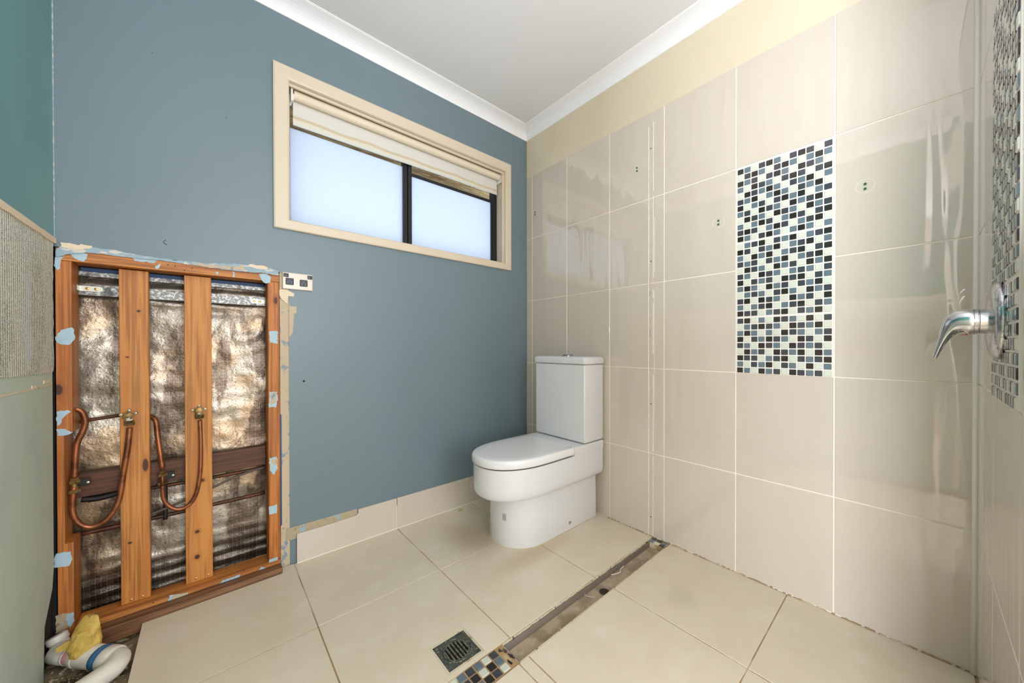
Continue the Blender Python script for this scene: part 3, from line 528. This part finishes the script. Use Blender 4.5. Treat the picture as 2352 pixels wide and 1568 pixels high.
# foil sarking
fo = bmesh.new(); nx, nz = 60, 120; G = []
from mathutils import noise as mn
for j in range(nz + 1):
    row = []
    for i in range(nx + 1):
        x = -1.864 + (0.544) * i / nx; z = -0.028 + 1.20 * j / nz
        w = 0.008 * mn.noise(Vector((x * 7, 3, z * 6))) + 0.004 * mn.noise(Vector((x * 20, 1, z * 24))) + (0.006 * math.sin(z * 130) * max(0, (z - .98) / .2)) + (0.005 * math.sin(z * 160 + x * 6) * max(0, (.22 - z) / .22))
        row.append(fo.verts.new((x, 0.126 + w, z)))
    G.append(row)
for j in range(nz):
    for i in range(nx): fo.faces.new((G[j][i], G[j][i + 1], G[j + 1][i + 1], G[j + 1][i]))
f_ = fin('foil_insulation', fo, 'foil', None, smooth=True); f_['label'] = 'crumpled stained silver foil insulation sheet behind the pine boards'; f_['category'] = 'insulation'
hn = bx('hardwood_nogging', 'hardwood', None, -1.851, -1.3585, 0.076, 0.105, 0.409, 0.488, .002, 1); hn['label'] = 'dark brown hardwood rail running behind the pine boards'; hn['category'] = 'timber rail'
for q, lab in (((1.124, 1.138), 'thin galvanised steel batten just below the top plate'), ((1.062, 1.097), 'wide galvanised steel batten held by zinc brackets')):
    b = bmesh.new(); box(b, -1.8355, -1.3575, 0.082, 0.084, q[0], q[1]); box(b, -1.8355, -1.3575, 0.084, 0.104, q[0], q[0] + .002); box(b, -1.8355, -1.3575, 0.084, 0.104, q[1] - .002, q[1])
    o = fin('steel_batten', b, 'galv'); o['label'] = lab; o['category'] = 'batten'
o = bx('blue_membrane', 'foil_blue', None, -1.835, -1.358, 0.107, 0.111, 1.126, 1.154); o['label'] = 'blue backing strip behind the top plate above the thin batten'; o['category'] = 'membrane'
for (x0, x1, zz_, tabx, lab) in ((-1.835, -1.785, 1.083, -1.836, 'zinc angle bracket with two brass screws on the notched stud'), (-1.406, -1.358, 1.079, -1.358, 'zinc angle bracket joining the batten to the stud near the outlet')):
    t = thing('angle_bracket', lab, 'bracket', ((x0 + x1) / 2, 0.080, zz_ - .009)); bm = bmesh.new(); h = .0085
    pts = []; s_ = 1 if tabx < -1.6 else -1; xe, xi = (x1, x0) if s_ > 0 else (x0, x1)
    for i in range(9): a = -math.pi / 2 + math.pi * i / 8; pts.append((xe - s_ * h + s_ * h * math.cos(a), 0.0795, zz_ + h * math.sin(a)))
    pts += [(xi, 0.0795, zz_ + h), (xi, 0.0795, zz_ - h)]; fin('plate', prism(bm, pts, (0, 0.0018, 0)), 'zinc', t)
    bm = bmesh.new(); box(bm, tabx + (0.0005 if s_ > 0 else -.0025), tabx + (.0025 if s_ > 0 else -.0005), 0.058, 0.0795, zz_ - h, zz_ + h, .0008, 1); fin('tab', bm, 'zinc', t)
    for k in (.018, .036): screwhead(t, (xi + s_ * k, 0.0793, zz_), r=.0048)

# ------------------------------------------------------------------ copper plumbing
PYY = BY - 0.012
def pl(pix, y): return [onY(u, v, y) for u, v in pix]
def fitting(t, u, v, ears, un, vn):
    """wall plate tap elbow: capped body, three ears with screws, hex nut below"""
    c = onY(u, v, BY - .016); e = fin('elbow_body', lathe(bmesh.new(), [(0, .010), (.014, .012), (.016, .0125), (.021, .0125), (.022, .011)], c + Vector((0, .016, 0)), (0, -1, 0), 20), 'brass', t, smooth=35)
    for a in ears:
        p = Vector((c.x + .017 * math.cos(a), BY - .0002, c.z + .017 * math.sin(a))); bm = bmesh.new(); lathe(bm, [(0, .0052), (.003, .005)], p, (0, -1, 0), 12)
        d = Vector((math.cos(a), 0, math.sin(a))); n = Vector((-d.z, 0, d.x)) * .004; o_ = Vector((c.x, BY - .0002, c.z)); prism(bm, [o_ + n, p + n, p - n, o_ - n], (0, -.0028, 0))
        er = fin('ear', bm, 'brass', t); screwhead(er, p + Vector((0, -.003, 0)), r=.0032, mat='zinc')
    n0 = onY(un, vn, PYY); fin('neck', tube(bmesh.new(), [c + Vector((0, 0, -.004)), n0 + Vector((0, 0, .009))], .0085, 14), 'pvc', t, smooth=40)
    fin('hex_nut', lathe(bmesh.new(), [(-.008, .0115), (-.0065, .0128), (.0065, .0128), (.008, .0115)], n0, (0, 0, -1), 6), 'brass', t); return n0
def union(t, u, v, y, mat2='brass'):
    c = onY(u, v, y)
    for d0, d1, r in ((.020, .013, .0095), (.013, .003, .0125), (-.016, -.026, .0135)): fin('union_nut', lathe(bmesh.new(), [(0, r * .92), (.001, r), (d0 - d1 - .001, r), (d0 - d1, r * .92)], c + Vector((0, 0, d1)), (0, 0, 1), 6), 'brass', t)
    fin('union_sleeve', lathe(bmesh.new(), [(0, .0085), (.02, .0085)], c + Vector((0, 0, -.016)), (0, 0, 1), 16), 'brass', t, smooth=40)
    fin('saddle_clip', box(bmesh.new(), c.x + .005, c.x + .030, y + .004, y + .010, c.z - .010, c.z + .012, .002), 'black', t); screwhead(t, (c.x + .026, y + .0038, c.z - .001), r=.0034, mat='zinc')
y1 = PYY
t = thing('copper_pipe', 'copper water pipe loop clipped to the notched stud, ending at the lower brass elbow', 'pipe', onY(165, 1210, y1), 'copper tap pipes')
fitting(t, 294, 955, (1.5, .35, 2.9), 297, 971)
fin('pipe_loop', tube(bmesh.new(), smoothpath(pl([(298, 982), (293, 1030), (283, 1090), (275, 1140), (262, 1172), (238, 1198), (208, 1210), (182, 1202), (168, 1180), (167, 1150), (170, 1118)], y1)), .0075, 12), 'copper', t, smooth=True)
fin('pipe_riser', tube(bmesh.new(), smoothpath(pl([(171, 1098), (173, 1050), (177, 1018), (190, 990), (196, 968), (190, 948), (181, 941), (175, 939)], y1 + .012)), .0078, 12), 'copper', t, smooth=True); union(t, 171, 1112, y1 + .002)
t = thing('copper_pipe', 'copper water pipe loop hanging between the two pine boards, ending at the higher brass elbow', 'pipe', onY(415, 1172, y1), 'copper tap pipes')
fitting(t, 457, 943, (1.57, .2, 3.0), 458, 956)
fin('pipe_loop', tube(bmesh.new(), smoothpath(pl([(459, 965), (461, 1010), (461, 1060), (458, 1100), (450, 1135), (435, 1158), (412, 1169), (390, 1163), (376, 1145), (373, 1115)], y1)), .0062, 12), 'copper', t, smooth=True)
fin('pipe_riser', tube(bmesh.new(), smoothpath([onY(330, 952, .086), onY(346, 956, .080), onY(358, 968, .07), onY(362, 1000, .062), onY(368, 1040, .055), onY(373, 1075, .05)]), .0075, 12), 'copper', t, smooth=True); union(t, 373, 1095, .046)
fin('pipe_tail', tube(bmesh.new(), [onY(373, 1080, .048), onY(373, 1115, y1)], .006, 10), 'copper', t, smooth=True)
def lone(name, mat, P, r, lab, cat, sm=True):
    o = fin(name, tube(bmesh.new(), smoothpath(P), r, 10), mat, None, smooth=True); o['label'] = lab; o['category'] = cat; return o
lone('feed_pipe', 'copper_dk', [onY(165, 971, .084), onY(220, 962, .084), onY(272, 954, .086), onY(312, 949, .086)], .0055, 'thin copper feed pipe crossing behind the wider pine board', 'pipe')
lone('feed_pipe', 'copper_dk', [(-1.846, .094, .286), (-1.6, .094, .286), (-1.36, .094, .288)], .0072, 'long dark horizontal pipe low in the wall cavity', 'pipe')
lone('feed_pipe', 'copper_dk', [(-1.70, .098, .393), (-1.5, .094, .391), (-1.36, .092, .395)], .0065, 'dirty copper pipe right under the dark hardwood rail', 'pipe')
lone('grey_cable', 'cable', [(-1.685, .083, .303), (-1.592, .082, .330), (-1.519, .082, .356), (-1.44, .084, .383), (-1.362, .086, .396)], .0042, 'grey electrical cable sloping down behind the boards', 'cable')
lone('black_pipe', 'black', [onY(379, 1112, .092), onY(380, 1150, .09), onY(380, 1192, .09)], .0062, 'short black riser pipe behind the hanging copper loop', 'pipe')
lone('black_pipe', 'black', [(-1.835, .098, .398), (-1.80, .098, .392), (-1.745, .098, .399), (-1.69, .098, .404)], .010, 'black lagged pipe under the dark rail by the notched stud', 'pipe')

# ------------------------------------------------------------------ power outlet
t = thing('power_outlet', 'cream double power outlet with charcoal inserts beside the pine frame', 'outlet', (-1.258, -0.002, 1.129))
fin('plate', box(bmesh.new(), -1.310, -1.206, -0.011, -0.0003, 1.129, 1.196, .0035, 3), 'outlet', t, smooth=40)
for (cx, cz) in ((-1.2865, 1.1595), (-1.2385, 1.1575)):
    s_ = fin('socket', box(bmesh.new(), cx - .0135, cx + .0135, -0.0125, -0.0108, cz - .0135, cz + .0135, .003, 2), 'outlet_dk', t)
    for (dx_, dz_, a) in ((-.006, .005, .5), (.006, .005, -.5), (0, -.006, 0)):
        c = Vector((cx + dx_, -0.0125, cz + dz_)); d = Vector((math.sin(a), 0, math.cos(a))) * .0035; n = Vector((d.z, 0, -d.x)) * .28; fin('slot', prism(bmesh.new(), [c + d + n, c + d - n, c - d - n, c - d + n], (0, -.0006, 0)), 'black', s_)
for cx in (-1.2985, -1.2165): fin('switch', box(bmesh.new(), cx - .0085, cx + .0085, -0.0145, -0.0108, 1.1765, 1.1915, .0025, 2), 'outlet_dk', t, smooth=40)

# ------------------------------------------------------------------ toilet
t = thing('toilet', 'white close coupled toilet with closed lid and square cistern against the tiled wall', 'toilet', (-0.33, -0.446, 0.0))
CY = -0.446
def dring(z, xb, xs_, xf, hw, n=20, inset=0.0, rb_=0.012):
    hw -= inset; xf += inset; P = [(xb - rb_ * .3, CY + hw), (xb, CY + hw - rb_), (xb, CY - hw + rb_), (xb - rb_ * .3, CY - hw)]
    for i in range(n + 1):
        a = -math.pi / 2 - math.pi * i / n; e = 2.25; c, s_ = math.cos(a), math.sin(a)
        P.append((xs_ + (xf - xs_) * abs(c) ** (2 / e), CY + hw * math.copysign(abs(s_) ** (2 / e), s_)))
    return [(x, y, z) for x, y in P]
bm = bmesh.new()
A = dict(xb=-0.012, xs_=-0.40, xf=-0.662, hw=0.180)
loft(bm, [dring(z, A['xb'], A['xs_'], A['xf'], A['hw'], inset=i) for z, i in ((.226, .05), (.227, .02), (.231, .010), (.240, .004), (.256, .0008), (.275, 0), (.345, 0), (.3655, 0))])
B = dict(xb=-0.030, xs_=-0.40, xf=-0.572, hw=0.149)
loft(bm, [dring(z, B['xb'], B['xs_'], B['xf'], B['hw'], inset=i) for z, i in ((0.0005, .001), (.004, 0), (.12, .001), (.2, .003), (.229, .003))])
loft(bm, [[(x_, y_, z) for x_, y_ in ((-0.012 - i, CY - .180 + i), (-0.012 - i, CY + .180 - i), (-0.236 + i, CY + .180 - i), (-0.236 + i, CY - .180 + i))] for z, i in ((.3657, 0), (.400, 0), (.403, .001), (.405, .003), (.4055, .006))])
pan = fin('pan', bm, 'ceramic', t, smooth=35)
bm = bmesh.new(); S = dict(xb=-0.2405, xs_=-0.42, xf=-0.668, hw=0.182)
loft(bm, [dring(z, S['xb'], S['xs_'], S['xf'], S['hw'], inset=i, rb_=.008) for z, i in ((.371, .006), (.3725, .002), (.376, 0), (.398, 0), (.404, .002), (.4075, .006), (.409, .012), (.4095, .05))])
fin('seat_lid', bm, 'seat', t, smooth=40)
bm = bmesh.new(); loft(bm, [dring(z, -0.245, -0.42, -0.655, 0.170) for z in (.3655, .3715)]); fin('lid_gap_shade', bm, 'outlet_dk', t)  # charcoal filler painted as the shaded gap between lid and pan
fin('cistern', box(bmesh.new(), -0.163, -0.010, CY - .180, CY + .180, .4095, .803, .010, 3), 'ceramic', t, smooth=35)
bm = bmesh.new(); L = []
def rrect(x0, x1, y0, y1, r, z, n=5):
    P = []
    for cx, cy, a0 in ((x1 - r, y1 - r, 0), (x0 + r, y1 - r, 1), (x0 + r, y0 + r, 2), (x1 - r, y0 + r, 3)):
        for i in range(n + 1): a = (a0 + i / n) * math.pi / 2; P.append((cx + r * math.cos(a), cy + r * math.sin(a), z))
    return P
loft(bm, [rrect(-0.170 + i, -0.008 - i * .5, CY - .1875 + i, CY + .1875 - i, .014, z) for z, i in ((.8045, .004), (.806, .001), (.809, 0), (.828, 0), (.834, .002), (.8385, .007), (.841, .016), (.8425, .04), (.8428, .06))])
fin('cistern_lid', bm, 'ceramic', t, smooth=40)
bb = fin('flush_plate', lathe(bmesh.new(), [(0, .029), (.003, .029), (.004, .027)], (-0.089, CY, .842), (0, 0, 1), 28), 'chrome', t, smooth=40)
for s_ in (-1, 1): fin('flush_button', box(bmesh.new(), -0.110, -0.068, CY + (.002 if s_ > 0 else -.021), CY + (.021 if s_ > 0 else -.002), .846, .851, .0025, 2), 'chrome', t, smooth=40)
q = onY(1309, 1200, CY - .1488); fin('bolt_cap', lathe(bmesh.new(), [(0, .008), (.003, .0078), (.0045, .005)], (q.x, CY - .1465, q.z), (0, -1, 0), 16), 'chrome_w', t, smooth=40)
# sticker on the curved front of the foot
def foot(y): # x of the foot's surface at this y, on the front left
    a = abs((y - CY) / 0.147); return -0.40 + (-0.572 + 0.40) * max(0, 1 - a ** 2.25) ** (1 / 2.25)
bm = bmesh.new(); ys = [CY - .060 + .0045 * i for i in range(5)]
loft(bm, [[(foot(y) - .0005, y, .118), (foot(y) - .0005, y, .148), (foot(y) - .0012, y, .148), (foot(y) - .0012, y, .118)] for y in ys]); stk = fin('sticker', bm, 'sticker', t)
for k in (0, 2):
    yk = ys[k] + .002; fin('sticker_print', box(bmesh.new(), foot(yk) - .0018, foot(yk) - .0010, yk, yk + .0055, .122, .144), 'sticker_ink', stk)
b = bmesh.new(); loft(b, [[(x, y, z) for x, y, _ in dring(0, B['xb'], B['xs_'], B['xf'] - .004, B['hw'] + .004)] for z in (0.0003, 0.0016)]); fin('silicone_joint', b, 'oldgrout', t)

# ------------------------------------------------------------------ shower mixer
c = Vector((-0.422, YF + 0.0025, 0.941)); AXY = (0, 1, 0)
t = thing('shower_mixer', 'worn chrome shower mixer with round wall plate and drooping lever', 'tap', c)
fin('wall_plate', lathe(bmesh.new(), [(0, .073), (.004, .074), (.008, .073), (.012, .066), (.0145, .058), (.0135, .050), (.0105, .043), (.0095, .022)], c, AXY, 48), 'chrome_w', t, smooth=50)
fin('body', lathe(bmesh.new(), [(.008, .024), (.026, .024), (.027, .0225), (.028, .0225)], c, AXY, 32), 'chrome', t, smooth=40)
fin('collar', lathe(bmesh.new(), [(.028, .0235), (.0285, .0248), (.033, .0248), (.0335, .0235)], c, AXY, 32), 'chrome_w', t, smooth=40)
lv = bmesh.new()
pts = [(.0335, 0, .0252, .0252), (.040, -.000, .0255, .0255), (.050, -.001, .0245, .025), (.058, -.006, .0215, .0195), (.064, -.015, .018, .0135), (.070, -.029, .0145, .0088), (.0755, -.045, .0118, .006), (.080, -.060, .0098, .0045), (.0835, -.072, .0085, .0038)]
R = []
for i, (dy, dz, wx, wn_) in enumerate(pts):
    a = pts[max(i - 1, 0)]; b_ = pts[min(i + 1, len(pts) - 1)]; tg_ = Vector((0, b_[0] - a[0], b_[1] - a[1])).normalized(); nn = Vector((0, -tg_.z, tg_.y))
    R.append([c + Vector((wx * math.cos(k * math.pi / 12), dy, dz)) + nn * (wn_ * math.sin(k * math.pi / 12)) for k in range(24)])
loft(lv, R); fin('lever', lv, 'chrome', t, smooth=60)
fin('temperature_mark', lathe(bmesh.new(), [(0, .005), (.0015, .0045)], c + Vector((0, .045, -.0245)), (0, 0, -1), 16), 'red', t)

# ------------------------------------------------------------------ round floor drain
dc = Vector(((DX0 + DX1) / 2, (DY0 + DY1) / 2, 0)); t = thing('floor_drain', 'square tarnished floor waste with a round slotted grate', 'drain', dc + Vector((0, 0, -.02)))
b = bmesh.new(); hw = (DX1 - DX0) / 2 - .0008; n = 48
def ringpts(r, z): return [(dc.x + r * math.cos(2 * math.pi * k / n), dc.y + r * math.sin(2 * math.pi * k / n), z) for k in range(n)]
def sqpts(h, z):
    P = []
    for k in range(n): a = 2 * math.pi * k / n; mlt = h / max(abs(math.cos(a)), abs(math.sin(a))); P.append((dc.x + mlt * math.cos(a), dc.y + mlt * math.sin(a), z))
    return P
loft(b, [sqpts(hw - .005, -.012), sqpts(hw - .005, -.0016), ringpts(.0425, -.0016), ringpts(.0415, -.0006), ringpts(.0405, -.0016), ringpts(.0400, -.012)], cap=False); fin('surround', b, 'drain', t, smooth=30)
b = bmesh.new(); loft(b, [sqpts(hw, -.009), sqpts(hw, -.0005), sqpts(hw - .0045, -.0005), sqpts(hw - .0045, -.009)], cap=False); fin('grout_rim', b, 'oldgrout', t)
fin('sump', lathe(bmesh.new(), [(0, .039), (.001, .039)], dc + Vector((0, 0, -.016)), (0, 0, 1), 24), 'black', t)
g = bmesh.new(); loft(g, [ringpts(.0395, -.006), ringpts(.0395, -.0016), ringpts(.034, -.0012), ringpts(.034, -.006)], cap=False); gr = fin('grate', g, 'drain', t, smooth=30)
for i in range(-3, 4):
    x = i * .0102; hl = math.sqrt(.0355 ** 2 - x * x) if abs(x) < .0355 else 0
    if hl: bx('bar', 'grate', gr, dc.x + x - .0027, dc.x + x + .0027, dc.y - hl, dc.y + hl, -.006, -.0008, .0008, 1)

# ------------------------------------------------------------------ open channel of the removed shower screen
CX0, CX1, CY0, CY1 = -0.884, -0.047, -0.9865, -0.9035
t = thing('drain_channel', 'long empty floor channel with silted bottom and crumbling grout, running to the tiled wall', 'drain channel', ((CX0 + CX1) / 2, (CY0 + CY1) / 2, -.03))
tr_ = bx('trough_floor', 'trough', t, CX0, CX1, CY0 + .002, CY1 - .012, -.0295, -.024)
bx('trough_side', 'trough_side', t, CX0, CX1, CY1 - .012, CY1 - .0105, -.0238, .0004); bx('trough_side', 'trough_side', t, CX0, CX1, CY0 + .0005, CY0 + .002, -.0238, -.0015)
for x in (CX0 + .0004, CX1 - .0016): bx('trough_end', 'trough_side', t, x, x + .0012, CY0 + .002, CY1 - .0125, -.0238, -.0012)
bx('gap_shade_bed', 'dirt_shade', t, CX0, CX1, CY1 - .0103, CY1, -.026, -.0058)  # near-black strip colours in the shaded gap beside the loose grout
x = CX0
while x < CX1 - .03:                                    # loose lengths of grout along the far side
    L_ = random.uniform(.025, .09); L_ = min(L_, CX1 - x - .002); n = 6; up_, dn = [], []
    for i in range(n + 1): xx = x + L_ * i / n; up_.append((xx, CY1 + .001 - random.uniform(0, .0022), -.006)); dn.append((xx, CY1 - .0036 - random.uniform(0, .0045), -.006))
    fin('grout_crumb', prism(bmesh.new(), up_ + dn[::-1], (0, 0, random.uniform(.0045, .0065))), 'oldgrout', t); x += L_ + random.uniform(.001, .008)
x = CX0
while x < CX1 - .03:
    L_ = random.uniform(.04, .16); L_ = min(L_, CX1 - x - .002); fin('edge_sealant', box(bmesh.new(), x, x + L_, CY0 - .0016, CY0 + .0005, -.012, .0004), 'oldgrout', t); x += L_ + random.uniform(.002, .01)
oc = onZ(1372, 1362, -.0238); oc = Vector((-0.447, -0.955, -.0238))
fin('outlet_hole', lathe(bmesh.new(), [(0, .019), (.0006, .019)], oc, (0, 0, 1), 24), 'dirt_shade', t); fin('outlet_lip', tube(bmesh.new(), [oc + Vector((.0195 * math.cos(a), .0195 * math.sin(a), .001)) for a in [i * math.pi / 12 for i in range(25)]], .0015, 6), 'trough_side', t, smooth=True)
wire = fin('dried_sealant', tube(bmesh.new(), smoothpath([onZ(u, v, -.021) for u, v in ((1432, 1300), (1425, 1307), (1424, 1314), (1412, 1318), (1404, 1319), (1403, 1312))]), .002, 6), 'silicone', t, smooth=True)
fin('dried_sealant', tube(bmesh.new(), smoothpath([onZ(u, v, -.021) for u, v in ((1341, 1360), (1345, 1367), (1355, 1370), (1366, 1371))]), .001, 6), 'silicone', t, smooth=True)
o = thing('leaf', 'tiny green leaf scrap lying on the floor near the skirting', 'leaf', onZ(1057, 1172, 0.0)); lf = onZ(1057, 1172, .0004)
b = bmesh.new(); loft(b, [[lf + Vector((dx_, w, h)), lf + Vector((dx_, 0, h + .002)), lf + Vector((dx_, -w, h)), lf + Vector((dx_, 0, h - .0003))] for dx_, w, h in ((-.012, .0006, .0008), (-.006, .005, .0015), (.002, .006, .002), (.009, .003, .003), (.013, .0005, .0045))]); fin('blade', b, 'leaf', o, smooth=True)

# ------------------------------------------------------------------ waste pipe in the corner
t = thing('waste_pipe', 'white plastic waste pipe with taped yellow riser and blue glue, on bare concrete', 'pipe', (-1.79, -0.14, -0.03))
P0, P1 = Vector((-1.856, -0.062, 0.012)), Vector((-1.733, -0.205, 0.012)); ax = (P1 - P0).normalized(); LN = (P1 - P0).length
def seg(name, a, b_, r, mat, r2=None): return fin(name, lathe(bmesh.new(), [(0, r * .96), (.002, r), (LN * (b_ - a) - .002, r2 or r), (LN * (b_ - a), (r2 or r) * .96)], P0 + ax * (LN * a), ax, 24), mat, t, smooth=40)
seg('end_pipe', .02, .30, .027, 'pvc'); seg('primer_band', .28, .42, .0255, 'pink'); seg('glue_line', .275, .29, .0275, 'blueglue'); seg('tee_body', .40, .80, .029, 'pvc'); seg('coupling', .46, .50, .0305, 'pvc'); seg('glue_band', .78, .92, .0300, 'blueglue'); seg('glue_ridge', .835, .855, .0312, 'blueglue'); seg('elbow_socket', .90, 1.04, .0310, 'pvc')
cap_c = P0 + Vector((.004, .014, .010)); fin('end_cap', lathe(bmesh.new(), [(0, .019), (.012, .019), (.0125, .0215), (.028, .0215), (.030, .019)], cap_c, Vector((-.30, .25, .9)), 20), 'pvc', t, smooth=40)
E1 = Vector((-1.826, -0.345, -0.002)); el = smoothpath([P1 - ax * .006, P1 + ax * .018 + Vector((0, 0, 0)), P1 + ax * .030 + Vector((-.012, -.022, -.001)), P1 + Vector((-.012, -.060, -.004)), P1.lerp(E1, .62)], 6)
fin('elbow', tube(bmesh.new(), el, .0255, 20), 'pvc', t, smooth=True); d2 = (E1 - P1.lerp(E1, .5)).normalized()
fin('outlet_pipe', tube(bmesh.new(), [P1.lerp(E1, .56), E1 + d2 * .10], .0235, 20), 'pvc', t, smooth=True)
q0 = P1.lerp(E1, .70); fin('glue_ring', tube(bmesh.new(), [q0, q0 + d2 * .006], .0242, 20), 'blueglue', t, smooth=True); fin('primer_patch', tube(bmesh.new(), [q0 + d2 * .006, q0 + d2 * .09], .0239, 20), 'pink', t, smooth=True)
# riser wrapped in tape, pinched at the top
T0 = P0 + ax * (LN * .52); b = bmesh.new(); RR = []
for i, (z, rx, ry, sx) in enumerate(((.012, .0285, .0285, 0), (.026, .030, .030, 0), (.034, .0305, .030, 0), (.050, .030, .0275, .001), (.066, .0295, .022, .003), (.082, .0285, .015, .005), (.096, .026, .009, .008), (.106, .020, .005, .011), (.110, .014, .003, .012))):
    ring = []
    for k in range(24):
        a = 2 * math.pi * k / 24; w = 1 + .16 * mn.noise(Vector((math.cos(a) * 2.5, math.sin(a) * 2.5, z * 70))); ring.append(T0 + Vector((.735 * rx * math.cos(a) * w + .678 * ry * math.sin(a) * w + sx, -.678 * rx * math.cos(a) * w + .735 * ry * math.sin(a) * w, z)))
    RR.append(ring)
loft(b, RR); fin('taped_riser', b, 'tape', t)
b = bmesh.new(); e0 = T0 + Vector((-.020, .010, .055)); prism(b, [e0, e0 + Vector((-.012, .004, -.004)), e0 + Vector((-.034, .012, -.016)), e0 + Vector((-.036, .010, -.026)), e0 + Vector((-.022, .003, -.028)), e0 + Vector((-.004, -.004, -.016))], (.001, -.003, .0008)); fin('tape_tail', b, 'tape', t)
b = bmesh.new(); e0 = T0 + Vector((.004, -.0275, .046)); prism(b, [e0, e0 + Vector((-.012, .006, .004)), e0 + Vector((-.014, .010, .030)), e0 + Vector((.006, .004, .038)), e0 + Vector((.014, -.004, .02)), e0 + Vector((.014, -.006, -.004))], (-.0008, -.002, 0)); fin('tape_tail', b, 'tape', t)
b = bmesh.new()
for i in range(9): s0 = T0 + Vector((.012 + random.uniform(-.010, .010), random.uniform(-.006, .006), .106)); tube(b, [s0, s0 + Vector((random.uniform(-.006, .006), random.uniform(-.004, .004), random.uniform(.004, .011)))], .0006, 4)
fin('frayed_threads', b, 'cable', t, kind='stuff')
# crumbs on the bare concrete
b = bmesh.new()
for i in range(200):
    x = random.uniform(-1.86, -1.70); y = random.uniform(-0.33, -0.055); s_ = random.choice((.0012, .0015, .002, .0025, .0045)) * random.uniform(.6, 1.2); a = random.uniform(0, 6.28); z = -.030
    pts_ = [(x + s_ * math.cos(a + k * 2 * math.pi / 5) * random.uniform(.5, 1.5), y + s_ * math.sin(a + k * 2 * math.pi / 5) * random.uniform(.4, 1.2), z) for k in range(5)]; prism(b, pts_, (random.uniform(-.001, .001), 0, random.uniform(.001, .0035)))
o = fin('rubble_crumbs', b, 'flake_w', None); o['kind'] = 'stuff'; o['label'] = 'white crumbs of grout and plaster scattered on the bare concrete corner'; o['category'] = 'debris'
for (u0, v0, u1, v1, w, lab) in ((140, 1548, 165, 1522, .004, 'thick pale plaster splinter lying under the waste pipe elbow'), (250, 1466, 290, 1452, .0022, 'thin pale plaster sliver along the brown packer beside the taped riser'), (292, 1452, 318, 1440, .0025, 'thin pale plaster sliver along the brown packer touching the cut floor tile')):
    a, c_ = onZ(u0, v0, -.028), onZ(u1, v1, -.028); d = (c_ - a).normalized(); n = Vector((-d.y, d.x, 0)) * w; o = fin('plaster_splinter', prism(bmesh.new(), [a - n * .4, a + n, c_ + n * .5, c_ - n], (0, 0, .003)), 'flake_w', None)
    o['label'] = lab; o['category'] = 'debris'; o['group'] = 'plaster splinters on the concrete'
